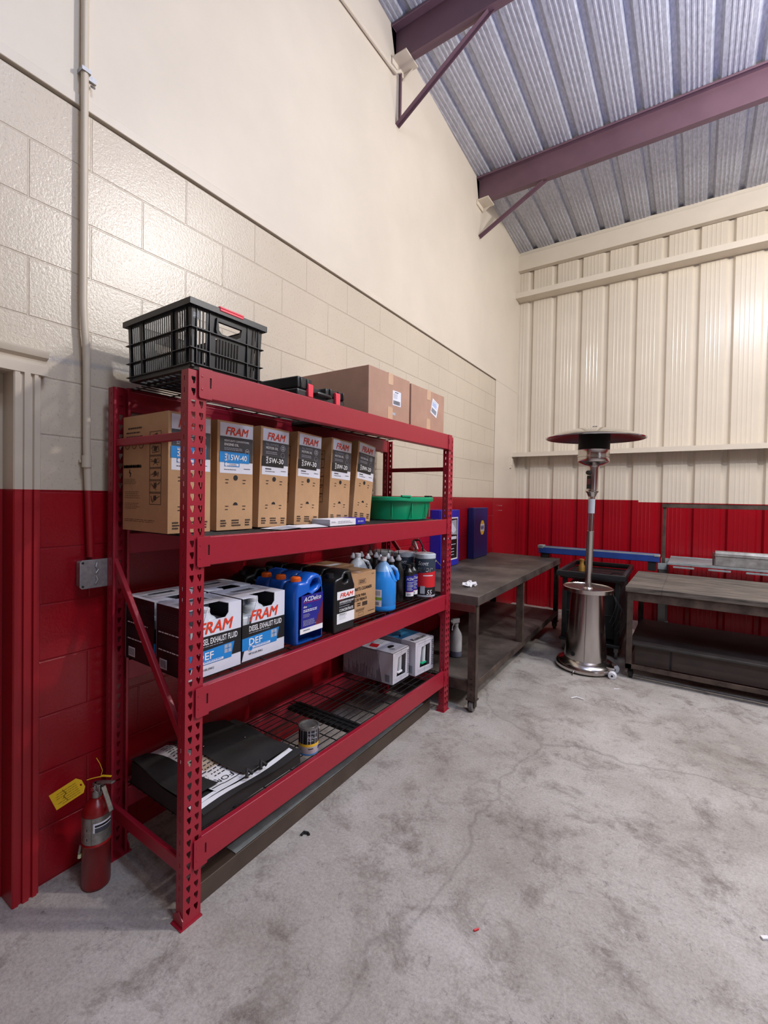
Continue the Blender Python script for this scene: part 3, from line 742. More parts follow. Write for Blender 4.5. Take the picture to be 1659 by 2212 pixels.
vs = [(-.10, 0, .001), (0.01, .02, .002), (.0, .16, .006), (-.10, .17, .009)]; m.add(vs, [(0, 1, 2, 3)], PAPER)
vs = [(-.085, .12, .008), (.012, .13, .003), (.02, .30, .002), (-.07, .31, .010)]; m.add(vs, [(0, 1, 2, 3)], PAPER)
m.build('sheet', t)
m = MB(); m.add([(-.07, .03, .0035), (-.01, .035, .0035), (-.01, .13, .0065), (-.075, .13, .009)], [(0, 1, 2, 3)], LGREY); m.build('print', t)

# ================================================================= THIRD SHELF
Z3 = SH[2]+.001
def def_box(y, x, label):
    W, Dp, H = .222, .198, .243
    t = thing('fluid_box', label, 'box', (x, y, Z3), group='boxes of diesel exhaust fluid on the third shelf')
    notch = [(0, 0), (W, 0), (W, H), (W*.74, H), (W*.74, H*.86), (W*.68, H*.80), (W*.42, H*.80), (W*.34, H*.74) if False else (W*.36, H*.80), (W*.34, H*.84), (W*.34, H)]
    m = MB()
    m.plate(notch, [], .0025, LBLW, lambda u, v, q: (-.0012+q, u, v))
    top = [(-Dp, 0), (0, 0), (0, W*.34), (-.055, W*.30), (-.055, W*.72), (0, W*.74), (0, W), (-Dp, W)]
    hole = [(-.155, W*.25), (-.115, W*.22), (-.115, W*.75), (-.155, W*.72)]
    m.plate(top, [hole], .0025, LBLW, lambda u, v, q: (u, v, H+q))
    m.box(-Dp, 0, 0, 0, .0025, H, BLKL); m.box(-Dp, W-.0025, 0, 0, W, H, BLKL); m.box(-Dp, 0, 0, -Dp+.0025, W, H, LBLW); m.box(-Dp, 0, 0, 0, W, .0025, LBLW)
    m.build('carton_body', t)
    m = MB(); F = FX(m, .0002, 0, H, W, H)
    F.poly([(0, .42), (1, .42), (1, .80), (.84, .80), (0, .80)], BLKL, 0)
    F.text('FRAM', .17, .215, .83, .385, ORG, 2, shear=.25, bold=.018)
    F.text('DIESEL EXHAUST FLUID', .15, .455, .92, .545, WHITE, 2, bold=.02); F.bars(.15, .565, .66, .585, 1, LGREY, 2, 3)
    F.poly([(0, .635), (.86, .60), (.82, .74), (.80, .83), (0, .83)], BLUP, 2)
    F.text('DEF', .15, .655, .45, .765, WHITE, 3, bold=.018); F.rect(.66, .62, .80, .745, LGREY, 3); F.line([(.73, .63), (.73, .735)], .003, BLUP, 4); F.line([(.68, .68), (.78, .68)], .003, BLUP, 4)
    F.rect(.24, .785, .64, .82, LBLW, 3); F.bars(.27, .79, .62, .815, 1, BLUP, 4, 8); F.disc(.19, .815, .05, LBLW, 3); F.disc(.19, .815, .04, BLUP, 4)
    F.text('NET 2.5 GAL (9.46 L)', .15, .885, .46, .925, TXT, 2)
    m.build('front_print', t)
    m = MB(); F = FY(m, -.0001, -Dp, H, Dp, H)
    F.line([(.01, 0), (.01, 1)], .002, LGREY, 1)
    F.bars(.08, .10, .9, .34, 8, GREYL, 1, 4, .35); F.bars(.08, .40, .9, .44, 1, LBLW, 1, 9); F.bars(.08, .48, .8, .62, 5, GREYL, 1, 2, .3); F.bars(.08, .66, .9, .70, 1, LBLW, 1, 6)
    F.rect(.12, .8, .36, .95, LBLW, 1)
    for k in range(8): F.rect(.14+k*.026, .82, .152+k*.026, .93, TXT, 2)
    m.build('side_print', t)
    m = MB(); F = FZ(m, H+.0012, -Dp, 0, W, Dp); F.bars(.08, .35, .3, .6, 5, LGREY, 1, 2, .4); F.bars(.78, .2, .95, .7, 9, LGREY, 1, 3, .4); m.build('top_print', t)
    m = MB(); m.box(-Dp+.012, .012, .004, -.010, W-.012, H*.69, PLAST); m.lathe([(.05, -.01), (.040, .020), (.022, .030), (.020, .042)], (-.062, W*.47, H*.70), PLAST, n=20); m.build('inner_jug', t, bevel=.01, seg=3)
    m = MB(); m.lathe([(.019, 0), (.020, .002), (.020, .014), (.017, .017)], (-.062, W*.47, H*.70+.040), NOZZ, n=20); m.build('jug_cap', t)
    return t
def_box(.050, -.060, 'front left diesel exhaust fluid box, half hidden by the near rack post')
def_box(.284, -.068, 'front right diesel exhaust fluid box, against the blue jugs')
def_box(.050, -.276, 'back left diesel exhaust fluid box by the wall, its dark side facing the end brace')
def_box(.284, -.284, 'back right diesel exhaust fluid box, only its white top seen behind the front one')

def jug_outline(W, H):
    b = [(.010, 0), (W-.010, 0), (W, .010), (W, H*.70), (W-.004, H*.78), (W*.93, H*.90), (W*.84, H*.975), (W*.72, H), (W*.52, H*.985), (W*.42, H*.93), (W*.38, H*.905), (W*.34, H*.90), (W*.12, H*.90), (W*.08, H*.87), (W*.02, H*.78), (0, H*.70), (0, .010)]
    hole = [(W*.50, H*.77), (W*.56, H*.755), (W*.74, H*.79), (W*.84, H*.84), (W*.82, H*.90), (W*.72, H*.925), (W*.60, H*.90), (W*.52, H*.84)]
    return b, hole
def blue_jug(y, x, label, full):
    W, H, T = .176, .300, .089
    t = thing('coolant_jug', label, 'jug', (x, y, Z3), group='blue coolant jugs on the third shelf')
    b, h = jug_outline(W, H)
    m = MB(); m.plate(b, [h], T, JUGB, lambda u, v, q: (-T/2+q, u, v), bevel=.014, res=3); m.build('jug_body', t, sharp=60)
    m = MB(); m.lathe([(.019, 0), (.021, .001), (.021, .018), (.018, .021)], (-T/2, W*.23, H*.895), CAPO, n=24)
    for k in range(24):
        a = 2*PI*k/24; m.box(-T/2+.021*math.cos(a)-.001, W*.23+.021*math.sin(a)-.001, H*.895+.002, -T/2+.021*math.cos(a)+.001, W*.23+.021*math.sin(a)+.001, H*.895+.017, CAPO)
    m.build('cap', t)
    if full:
        m = MB(); F = FX(m, .0003, .030, .212, .140, .165)
        F.rect(0, 0, 1, 1, NAVY); F.poly([(.98, .25), (1, .25), (1, .86), (.62, .86)], mat('print_maroon', S(110, 24, 50), .4), 1); F.rect(-.04, .86, 1, 1.0, WHITE, 1)
        F.text('ACDelco', .10, .05, .90, .17, WHITE, 2, shear=.3, bold=.015); F.rect(.08, .19, .88, .20, REDP, 2)
        F.text('dex', .09, .27, .25, .33, WHITE, 2, shear=.2); F.text('COOL', .27, .27, .45, .33, BLUP, 2, shear=.2); F.bars(.09, .38, .75, .46, 2, WHITE, 2, 3); F.bars(.09, .5, .4, .6, 3, LGREY, 2, 5, .3); F.bars(.09, .66, .7, .82, 5, LGREY, 2, 6, .35)
        F.bars(.1, .91, .42, .96, 1, GREYL, 2, 7)
        m.build('jug_label', t)
    return t
blue_jug(.537, -.030, 'frontmost blue coolant jug with orange cap and full label', True)
blue_jug(.537, -.121, 'middle blue coolant jug with orange cap, second in its row', False)
blue_jug(.535, -.212, 'rearmost blue coolant jug with orange cap, nearest the wall', False)

def black_jug(y, x, label, full, rz=0):
    W, H, T = .158, .290, .118
    t = thing('antifreeze_jug', label, 'jug', (x, y, Z3), (0, 0, rz), group='black antifreeze jugs on the third shelf')
    b = [(.008, 0), (W-.008, 0), (W, .008), (W, H*.74), (W*.94, H*.80), (W*.86, H*.90), (W*.80, H*.985), (W*.74, H), (W*.48, H*.99), (W*.42, H*.96), (W*.36, H*.90), (W*.12, H*.88), (W*.04, H*.84), (0, H*.72), (0, .008)]
    h = [(W*.40, H*.82), (W*.48, H*.80), (W*.62, H*.81), (W*.70, H*.85), (W*.66, H*.93), (W*.52, H*.935)]
    m = MB(); m.plate(b, [h], T, JUGK, lambda u, v, q: (-T/2+q, u, v), bevel=.010, res=2); m.build('jug_body', t, sharp=60)
    m = MB(); m.lathe([(.018, 0), (.020, .001), (.020, .018), (.017, .020)], (-T/2, W*.22, H*.88), BLK, n=20); m.build('cap', t)
    if full:
        m = MB(); F = FX(m, .0003, .020, .195, .134, .152)
        F.rect(0, 0, 1, 1, WHITE); F.rect(0, .25, 1, .68, BLKL, 1); F.text('FRAM', .16, .06, .92, .20, ORG, 2, shear=.25, bold=.018); F.bars(.14, .265, .42, .285, 1, ORG, 2, 2)
        F.text('ANTIFREEZE/COOLANT', .12, .31, .95, .375, WHITE, 2, bold=.02); F.bars(.12, .40, .85, .44, 1, LGREY, 2, 3); F.bars(.12, .48, .75, .515, 1, LGREY, 2, 4)
        F.text('CONCENTRATE', .12, .545, .92, .635, WHITE, 2, bold=.015); F.ring(.12, .71, .52, .76, .001, TXT, 2); F.bars(.15, .72, .5, .75, 1, TXT, 2, 5); F.bars(.12, .79, .55, .9, 3, LGREY, 2, 6, .3)
        m.build('jug_label', t)
    return t
black_jug(.772, -.004-.012, 'front black antifreeze jug with a white and black label', True)
black_jug(.770, -.142, 'black antifreeze jug directly behind the labelled front one', False)
black_jug(.760, -.268, 'black antifreeze jug in the back row next to the blue jugs', False, R(4))
black_jug(.560, -.392, 'black antifreeze jug farthest back, standing behind the blue jugs', False, R(-5))
black_jug(.745, -.392, 'black antifreeze jug farthest back, left of the brown carton', False, R(6))

t = thing('parts_cleaner_box', 'brown printed box of brake parts cleaner between the black jug and blue bottle', 'cardboard box', (-.105, .955, Z3))
m = MB(); m.box(-.155, 0, 0, 0, .285, .238, CARD); m.build('carton_body', t, bevel=.003)
m = MB(); F = FX(m, 0, 0, .238, .285, .238)
F.ring(.44, .15, .66, .25, .0015, INK); F.bars(.46, .17, .64, .24, 2, INK, 2, 3, .6); F.bars(.85, .06, .93, .09, 1, INK, 2, 4)
F.text('BRAKE PARTS CLEANER', .02, .315, .86, .385, TXT, 2, bold=.01); F.text('LIMPIADOR PARA', .16, .465, .67, .53, TXT, 2, bold=.01); F.text('PIEZAS DE FRENOS', .16, .555, .70, .62, TXT, 2, bold=.01)
F.rect(.56, .66, .72, .75, INK, 1); F.bars(.40, .66, .53, .75, 2, INK, 2, 6, .6); F.bars(.36, .80, .66, .86, 3, INK, 2, 7, .5); F.ring(.44, .88, .6, .95, .0012, INK); F.bars(.75, .9, .97, .93, 1, INK, 2, 8)
m.build('front_print', t)
m = MB(); m.box(-.156, .118, .2375, .001, .170, .2392, TAPE); m.build('tape', t)
t = thing('flat_carton', 'dusty brown cardboard carton behind the parts cleaner box on the third shelf', 'cardboard box', (-.275, .930, Z3), (0, 0, R(1)))
m = MB(); m.box(-.21, 0, 0, 0, .34, .248, CARDS); m.build('carton_body', t, bevel=.003)
m = MB(); m.box(-.20, .15, .2478, 0, .20, .2495, TAPE); m.build('tape', t)
m = MB(); m.add([(-.09, .17, .2502), (-.045, .18, .2502), (-.05, .29, .2502), (-.085, .28, .2502)], [(0, 1, 2, 3)], PAPER); m.build('paper_label', t)

def washer_fluid():
    m_, nt, b = nodes('blue_fluid_bottle'); L = nt.links.new
    tc = N(nt, 'ShaderNodeTexCoord'); sp = N(nt, 'ShaderNodeSeparateXYZ'); L(tc.outputs['Object'], sp.inputs[0])
    g = N(nt, 'ShaderNodeMath', operation='GREATER_THAN'); g.inputs[1].default_value = .222; L(sp.outputs['Z'], g.inputs[0])
    x = N(nt, 'ShaderNodeMix', data_type='RGBA'); L(g.outputs[0], x.inputs[0]); x.inputs[6].default_value = col(S(34, 134, 218)); x.inputs[7].default_value = col(S(128, 172, 220)); L(x.outputs[2], b.inputs['Base Color'])
    b.inputs['Roughness'].default_value = .3; b.inputs['Subsurface Weight'].default_value = .15; b.inputs['Subsurface Radius'].default_value = (.02, .03, .05)
    MATS['fluid'] = m_
    t = thing('washer_fluid_bottle', 'translucent bottle of bright blue liquid with white cap on the third shelf', 'bottle', (-.112, 1.325, Z3))
    r = .074
    body = [(.001, 0), (r-.010, 0), (r-.002, .004), (r, .012), (r, .028), (r-.0015, .032), (r, .036), (r, .172), (r-.004, .180), (r-.005, .186), (r-.012, .200), (r-.022, .226), (.036, .252), (.022, .268), (.017, .272), (.017, .280)]
    m = MB(); m.lathe(body, (0, 0, 0), m_, n=40, cap=False)
    m.build('bottle_body', t, sharp=60)
    m = MB(); m.tube([(.030, .015, .245), (.036, .042, .242), (.050, .056, .225), (.060, .058, .195), (.064, .050, .168)], [.010, .011, .011, .011, .010], m_, n=12)
    m.tube([(.030, -.012, .246), (.052, -.010, .222), (.066, -.008, .190), (.070, .000, .172), (.070, .03, .166)], .005, m_, n=10); m.build('handle', t)
    m = MB(); m.lathe([(.017, 0), (.0185, .001), (.0185, .020), (.0165, .023)], (0, 0, .278), NOZZ, n=24); m.build('cap', t)
    m = MB()
    # label patch wrapped on the cylinder
    def wrap(a0, a1, z0, z1, mm, e):
        n = 8; vs = []
        for k in range(n+1):
            a = R(a0+(a1-a0)*k/n); vs += [((r+e)*math.cos(a), (r+e)*math.sin(a), z0), ((r+e)*math.cos(a), (r+e)*math.sin(a), z1)]
        m.add(vs, [(2*k, 2*k+2, 2*k+3, 2*k+1) for k in range(n)], mm)
    wrap(-108, -62, .030, .125, LBLW, .0006); wrap(-108, -62, .066, .082, mat('print_lime', S(120, 170, 60), .4), .001)
    for k in range(8): wrap(-98+k*3.2, -96.5+k*3.2, .038, .056, TXT, .0014)
    wrap(-102, -68, .092, .118, LGREY, .001); m.build('bottle_label', t)
washer_fluid()
t = thing('spray_cleaner_jug', 'pale translucent jug with white cap peeking over the parts cleaner box', 'jug', (-.315, 1.352, Z3))
m = MB(); m.lathe([(.001, 0), (.062, 0), (.068, .006), (.068, .19), (.060, .215), (.036, .255), (.019, .270), (.017, .282)], (0, 0, 0), PLAST, n=32, cap=False); m.build('bottle_body', t, sharp=60)
m = MB(); m.tube([(.02, .02, .262), (.045, .04, .25), (.066, .04, .215), (.07, .035, .18)], .009, PLAST, n=10); m.build('handle', t)
m = MB(); m.lathe([(.0185, 0), (.0185, .019), (.0165, .021)], (0, 0, .28), NOZZ, n=24); m.build('cap', t)
m = MB(); m.tube([(.055, .030, .236), (.062, .028, .232), (.058, .02, .226), (.064, .018, .222)], .003, TXT, n=6); m.build('embossed_mark', t)

# gear-oil style squeeze bottles with white pointed caps
def squeeze():
    t = thing('gear_oil_bottle', 'x', 'bottle', (0, 0, Z3), group='black squeeze bottles with white nozzle caps')
    m = MB(); m.lathe([(.001, 0), (.030, 0), (.034, .004), (.034, .150), (.031, .165), (.018, .195), (.013, .205), (.013, .214)], (0, 0, 0), JUGK, n=24, cap=False); m.build('bottle_body', t, sharp=60)
    m = MB(); m.lathe([(.015, 0), (.018, .002), (.018, .010), (.010, .018), (.008, .026), (.004, .030)], (0, 0, .212), NOZZ, n=20); m.build('nozzle_cap', t)
    m = MB(); m.lathe([(.0035, 0), (.001, .034)], (0, 0, .241), BLK, n=8); m.build('tip', t)
    return t
sq = squeeze()
for c in sq.children:
    c.scale = (1, 1, 1.17)
spots = [(-.166, 1.497, 'frontmost black squeeze bottle of the left pair, nearest the blue bottle'), (-.168, 1.580, 'black squeeze bottle with white nozzle cap right behind the labelled bottles'),
         (-.258, 1.512, 'black squeeze bottle with white nozzle cap, second row, left one'), (-.262, 1.606, 'black squeeze bottle with white nozzle cap, second row, right one beside the towel tub'),
         (-.345, 1.500, 'black squeeze bottle with white nozzle cap, third row, left one'), (-.350, 1.600, 'black squeeze bottle with white nozzle cap, third row, right one'),
         (-.440, 1.470, 'black squeeze bottle in the back row by the wall, leftmost'), (-.440, 1.560, 'black squeeze bottle in the back row by the wall, middle'), (-.440, 1.660, 'black squeeze bottle in the back row by the wall, rightmost')]
for i, (x, y, lb) in enumerate(spots):
    o = sq if i == 0 else dup(sq, lb); o.location = (x, y, Z3); o['label'] = lb
def oil_bottle(x, y, label, rz=0):
    t = thing('oil_bottle', label, 'bottle', (x, y, Z3), (0, 0, rz), 'black oil bottles with purple-blue labels')
    r = .034
    m = MB(); m.lathe([(.001, 0), (r-.004, 0), (r, .004), (r, .165), (r-.004, .178), (.016, .192), (.014, .200)], (0, 0, 0), JUGK, n=28, cap=False); m.build('bottle_body', t, sharp=60)
    m = MB(); m.lathe([(.016, 0), (.018, .002), (.018, .018), (.015, .021)], (0, 0, .197), BLK, n=20); m.build('cap', t)
    m = MB()
    def wrap(a0, a1, z0, z1, mm, e):
        n = 12; vs = []
        for k in range(n+1):
            a = R(a0+(a1-a0)*k/n); vs += [((r+e)*math.cos(a), (r+e)*math.sin(a), z0), ((r+e)*math.cos(a), (r+e)*math.sin(a), z1)]
        m.add(vs, [(2*k, 2*k+2, 2*k+3, 2*k+1) for k in range(n)], mm)
    wrap(-85, 35, .030, .150, NAVY, .0004); wrap(-85, 35, .022, .048, WHITE, .0008); wrap(-85, 35, .0485, .051, REDP, .001)
    vs, fs = text_mesh('ACDelco', .3, 0)
    m.add([((r+.0012)*math.cos(R(-78+a*98)), (r+.0012)*math.sin(R(-78+a*98)), .122+b*.017) for a, b in vs], fs, WHITE)
    for k, (zz, ww) in enumerate(((.107, 80), (.098, 60), (.088, 75), (.080, 70), (.070, 50), (.061, 66))): wrap(-70, -70+ww, zz, zz+.004, LGREY, .001)
    for k in range(3): wrap(-70, -30, .028+k*.005, .030+k*.005, GREYL, .0012)
    m.build('bottle_label', t)
oil_bottle(-.135, 1.648, 'left one of the two black oil bottles with purple-blue labels'); oil_bottle(-.146, 1.719, 'right one of the two black oil bottles, touching the towel tub')
def towels(x, y, label, z=.0, face=True):
    t = thing('shop_towel_roll', label, 'paper towels', (x, y, Z3), group='wrapped rolls of shop towels on the third shelf')
    r = .069; H = .268
    m = MB(); m.lathe([(.001, 0), (r-.004, 0), (r, .004), (r, H-.004), (r-.006, H), (.022, H+.002), (.02, H-.01)], (0, 0, 0), LBLW, n=36, cap=False); m.build('roll', t, sharp=60)
    m = MB()
    def wrap(a0, a1, z0, z1, mm, e, zz1=None):
        n = 36; vs = []
        for k in range(n+1):
            a = R(a0+(a1-a0)*k/n); f_ = k/n; vs += [((r+e)*math.cos(a), (r+e)*math.sin(a), z0 if zz1 is None else z0), ((r+e)*math.cos(a), (r+e)*math.sin(a), z1 if zz1 is None else z1+(zz1-z1)*f_)]
        m.add(vs, [(2*k, 2*k+2, 2*k+3, 2*k+1) for k in range(n)], mm)
    wrap(-180, 180, .012, H-.022, mat('print_slate', S(52, 64, 80), .3), .0005)
    if face:
        wrap(-110, 10, .062, .150, REDP, .0009, .165); wrap(-120, 10, .004, .060, BLKL, .0009); wrap(-120, 10, .0, .012, LGREY, .0012); wrap(-85, -60, .02, .07, LGREY, .0013); wrap(-70, -15, .135, .141, LBLW, .0016)
        for s, a0, a1, z0, z1, mm, sh in (('Scott', -100, -42, .205, .230, WHITE, .3), ('SHOP', -108, -14, .158, .192, TXT, .2), ('SHOP', -106, -16, .162, .189, WHITE, .2)):
            vs, fs = text_mesh(s, sh, 0); e = .002 if mm is TXT else .0016
            m.add([((r+e)*math.cos(R(a0+a*(a1-a0))), (r+e)*math.sin(R(a0+a*(a1-a0))), z0+b*(z1-z0)) for a, b in vs], fs, mm)
        vs, fs = text_mesh('55', .2, 0); m.add([((r+.002)*math.cos(R(-50+a*30)), (r+.002)*math.sin(R(-50+a*30)), .015+b*.03) for a, b in vs], fs, WHITE)
        m.lathe([(.006, .0), (.006, .001)], (r*.87, r*.52, .225), LGREY, n=10, axis='x')
    m.build('wrapper_print', t)
    m = MB(); m.lathe([(r+.0015, H-.02), (r+.002, H+.004), (r-.01, H+.010), (.03, H+.005), (.01, H+.009), (.001, H+.004)], (0, 0, 0), mat('film_pale', S(196, 206, 216), .15, spec=.8, bump=.6, bscale=60), n=36, cap=False); m.build('plastic_film', t)
towels(-.112, 1.822, 'frontmost wrapped towel roll with red band, beside the far rack post')
towels(-.262, 1.800, 'middle wrapped towel roll, behind the red banded one')
towels(-.408, 1.765, 'rearmost wrapped towel roll with clear film top, nearest the wall')

# ================================================================= BOTTOM SHELF
Z4 = SH[3]+.001
def window_box(name, label, x, y, rz, w, d, h, blue):
    t = thing(name, label, 'box', (x, y, Z4), (0, 0, rz), 'white window boxes on the bottom shelf')
    wm = mat('box_grey_white', S(214, 212, 222), .5, var=.05)
    m = MB()
    hole = [(w*.24, h*.20), (w*.78, h*.18), (w*.80, h*.84), (w*.34, h*.80)]
    m.plate([(0, 0), (w, 0), (w, h), (0, h)], [hole], .002, wm, lambda u, v, q: (-.001+q, u, v))
    m.box(-d, 0, 0, 0, .002, h, wm); m.box(-d, w-.002, 0, 0, w, h, wm); m.box(-d, 0, 0, -d+.002, w, h, wm); m.box(-d, 0, 0, 0, w, .002, wm); m.box(-d, 0, h-.002, 0, w, h, wm)
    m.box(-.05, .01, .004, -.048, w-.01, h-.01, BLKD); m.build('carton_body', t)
    m = MB(); m.tube([(-.03, w*.60, h*.25), (-.03, w*.62, h*.78)], .018, PLAST, n=14); m.build('inner_bottle', t)
    m = MB(); m.tube([(-.022, w*.3, h*.34), (-.014, w*.45, h*.26), (-.014, w*.65, h*.27)], .008, NOZZ if not blue else GREEN, n=10); m.build('inner_hose', t)
    m = MB(); F = FX(m, .0002, 0, h, w, h)
    F.ring(.10, .14, .92, .86, .0016, LGREY, 0); F.bars(.14, .06, .9, .11, 1, LGREY, 1, 3); F.bars(.14, .88, .9, .94, 2, LGREY, 1, 4, .3); F.line([(.5, .0), (.5, .18)], .0016, GREYL); F.line([(.5, .82), (.5, 1)], .0016, GREYL); F.bars(.88, .1, .99, .9, 14, GREYL, 1, 5, .5)
    m.build('front_print', t)
    m = MB(); F = FY(m, -.0002, -d, h, d, h)
    gm = mat('print_fine_grey', S(128, 122, 136), .5)
    F.rect(.01, .02, .80, .98, gm, 0); F.poly([(.80, .98), (.80, .55), (.98, .03), (.70, .02)], wm, 1)
    rnd = random.Random(5)
    for k in range(44): F.rect(.02+k*.0165, .05, .026+k*.0165, .5+rnd.random()*.45, wm, 1)
    F.rect(.86, .70, .95, .94, LGREY, 2); [F.rect(.865+k*.011, .72, .869+k*.011, .92, GREYL, 3) for k in range(7)]
    m.build('side_print', t)
    m = MB(); F = FZ(m, h, -d, 0, w, d)
    if not blue:
        F.poly([(.1, .45), (.5, .38), (.55, .62), (.15, .68)], LBLW, 1); F.poly([(.14, .48), (.46, .42), (.5, .58), (.18, .63)], REDP, 2); F.disc(.55, .78, .16, BLKL, 2, ry=.045); F.poly([(.3, .22), (.6, .18), (.62, .24), (.32, .28)], BLKL, 2); F.line([(.25, .85), (.42, .9), (.38, .8)], .005, BLKL)
    else:
        F.rect(0, 0, 1, .70, WIN, 1); F.line([(.25, .10), (.5, .2), (.4, .32), (.62, .22)], .012, BLKL, 2); F.line([(.6, .05), (.8, .15), (.66, .2), (.9, .12)], .008, LBLW, 3); F.line([(.15, .45), (.3, .55), (.16, .6)], .010, BLKL, 2)
        F.text('Kustom', .10, .83, .80, .93, TXT, 2, shear=.2, bold=.01)
    m.build('top_print', t)
window_box('window_box', 'lower white window box on the bottom shelf with a red symbol on its top', -.150, 1.505, 0, .195, .385, .195, False)
window_box('window_box', 'taller white window box on the bottom shelf with a blue printed top', -.110, 1.712, R(-5), .215, .38, .218, True)

t = thing('paint_can', 'small round paint can with a steel lid on the bottom shelf', 'paint can', (-.065, .665, Z4))
r = .045; H = .122
m = MB(); m.lathe([(.001, 0), (r-.002, 0), (r, .002), (r, H-.006), (r+.002, H-.003), (r+.001, H)], (0, 0, 0), LBLW, n=40, cap=False); m.build('can_body', t, sharp=60)
m = MB(); m.lathe([(r+.001, H-.008), (r+.003, H-.004), (r+.002, H), (r-.004, H+.001), (r-.006, H-.005), (r-.010, H-.005), (r-.012, H-.002), (r-.016, H-.004), (.001, H-.004)], (0, 0, 0), NICK, n=40, cap=False); m.build('lid', t)
m = MB()
def wrapc(m, r, a0, a1, z0, z1, mm, e):
    n = 24; vs = []
    for k in range(n+1):
        a = R(a0+(a1-a0)*k/n); vs += [((r+e)*math.cos(a), (r+e)*math.sin(a), z0), ((r+e)*math.cos(a), (r+e)*math.sin(a), z1)]
    m.add(vs, [(2*k, 2*k+2, 2*k+3, 2*k+1) for k in range(n)], mm)
wrapc(m, r, -180, 180, .050, H-.010, BLKL, .0003); wrapc(m, r, -180, 180, .040, .052, GOLD, .0006); wrapc(m, r, -180, 180, .004, .009, BLUP, .0006); wrapc(m, r, -50, -20, .029, .033, TXT, .0006); wrapc(m, r, 15, 32, .020, .034, NAVY, .0006)
for s, z0, z1, a0, a1, b_ in (('valspar', .094, .104, -52, 8, 0), ('Zone', .083, .089, -52, -22, .03), ('Marking', .074, .081, -52, 5, .03), ('Paint', .066, .072, -52, -20, .03)):
    vs, fs = text_mesh(s, 0, 0); m.add([((r+.001)*math.cos(R(a0+a*(a1-a0))), (r+.001)*math.sin(R(a0+a*(a1-a0))), z0+b*(z1-z0)) for a, b in vs], fs, LGREY if s == 'valspar' else WHITE)
m.build('can_label', t)
m = MB(); m.tube([(r*math.cos(a)*1.03, r*math.sin(a)*1.03, .10-.075*abs(math.sin((a-R(40))))) for a in [R(40+k*10) for k in range(0, 1)]] + [(r*1.05*math.cos(R(50)), r*1.05*math.sin(R(50)), H-.015), (r*1.06*math.cos(R(52)), r*1.06*math.sin(R(52)), .03)], .0012, NICK, n=6); m.build('wire_handle', t)

# black soft case with printed poster between its flaps
t = thing('document_case', 'worn black fabric case on the bottom shelf holding a printed chart', 'case', (-.03, .075, Z4))
m = MB(); L_ = .50; Dx = .44
# slab with soft wavy top
nx, ny = 14, 16
def hz(i, j):
    u = i/nx; v = j/ny
    return .050 + .030*math.exp(-((u-.75)**2+(v-.35)**2)*14) + .028*math.exp(-((u-.95)**2+(v-.62)**2)*30) + .006*math.sin(u*9+v*7) + (.03*(u) if v < .3 else .012*u)
g = [[(-u*Dx/nx, v*L_/ny, hz(u, v)) for v in range(ny+1)] for u in range(nx+1)]
vs = [p for row in g for p in row]; fs = []
for i in range(nx):
    for j in range(ny): a = i*(ny+1)+j; fs.append((a, a+1, a+ny+2, a+ny+1))
m.add(vs, fs, SOOT)
def skirt(pts):
    n = len(pts); b = [(p[0], p[1], 0) for p in pts]; m.add(pts+b, [(i, i+1, n+i+1, n+i) for i in range(n-1)], SOOT)
skirt(g[0]); skirt(g[-1]); skirt([row[0] for row in g]); skirt([row[-1] for row in g])
m.build('case_body', t, sharp=60)
def drape(m, poly_uv, e, mm, n=10):
    """patch over the case top; poly_uv quad in (u, v) 0..1"""
    vs = []; (a, b, c, d) = poly_uv
    for i in range(n+1):
        for j in range(n+1):
            s = i/n; q = j/n
            u = (a[0]*(1-s)+d[0]*s)*(1-q)+(b[0]*(1-s)+c[0]*s)*q; v = (a[1]*(1-s)+d[1]*s)*(1-q)+(b[1]*(1-s)+c[1]*s)*q
            vs.append((-u*Dx, v*L_, hz(u*nx, v*ny)+e))
    m.add(vs, [(i*(n+1)+j, i*(n+1)+j+1, (i+1)*(n+1)+j+1, (i+1)*(n+1)+j) for i in range(n) for j in range(n)], mm)
m = MB(); drape(m, [(.06, -.02), (.13, .86), (.16, .86), (.10, -.02)], .008, WHITE); drape(m, [(.02, .0), (.05, .95), (.10, .95), (.07, .0)], .005, PAPER); drape(m, [(.09, .20), (.12, .52), (.95, .36), (.95, .06)], .010, PAPER)
drape(m, [(.40, .185), (.40, .44), (.58, .41), (.58, .155)], .0108, mat('print_sand', S(190, 170, 150), .6), 6)
m.build('poster', t, sharp=60)
m = MB()
def ptext(s, u0, u1, v0, v1, mm, e=.0116, **k):   # upside down from the aisle: glyph up points to the aisle
    vs, fs = text_mesh(s, 0, 0)
    m.add([(-(u1-(u1-u0)*b)*Dx, (v1-(v1-v0)*a)*L_, hz((u1-(u1-u0)*b)*nx, (v1-(v1-v0)*a)*ny)+e) for a, b in vs], fs, mm)
ptext('TS FOR O', .185, .245, .18, .56, TXT)
drape(m, [(.135, .20), (.158, .53), (.168, .53), (.145, .20)], .0114, TXT, 8)
rnd = random.Random(11)
for k in range(16):
    u = .29+k*.04; v = .19
    while v < .44:
        w_ = .01+rnd.random()*.03; drape(m, [(u, v), (u, v+w_), (u+.012, v+w_), (u+.012, v)], .0114, GREYL if k % 3 else TXT, 1); v += w_+.012
m.build('poster_print', t)
m = MB(); drape(m, [(.13, -.02), (.16, .27), (.95, .10), (.97, -.02)], .018, SOOT, 12); m.build('flap', t, sharp=60)
m = MB(); drape(m, [(.10, .47), (.07, .93), (.95, .86), (.97, .28)], .020, SOOT, 12); m.build('flap', t, sharp=60)
m = MB(); drape(m, [(-.035, .02), (-.035, 1.0), (.035, 1.0), (.035, .02)], .004, SOOT, 12)
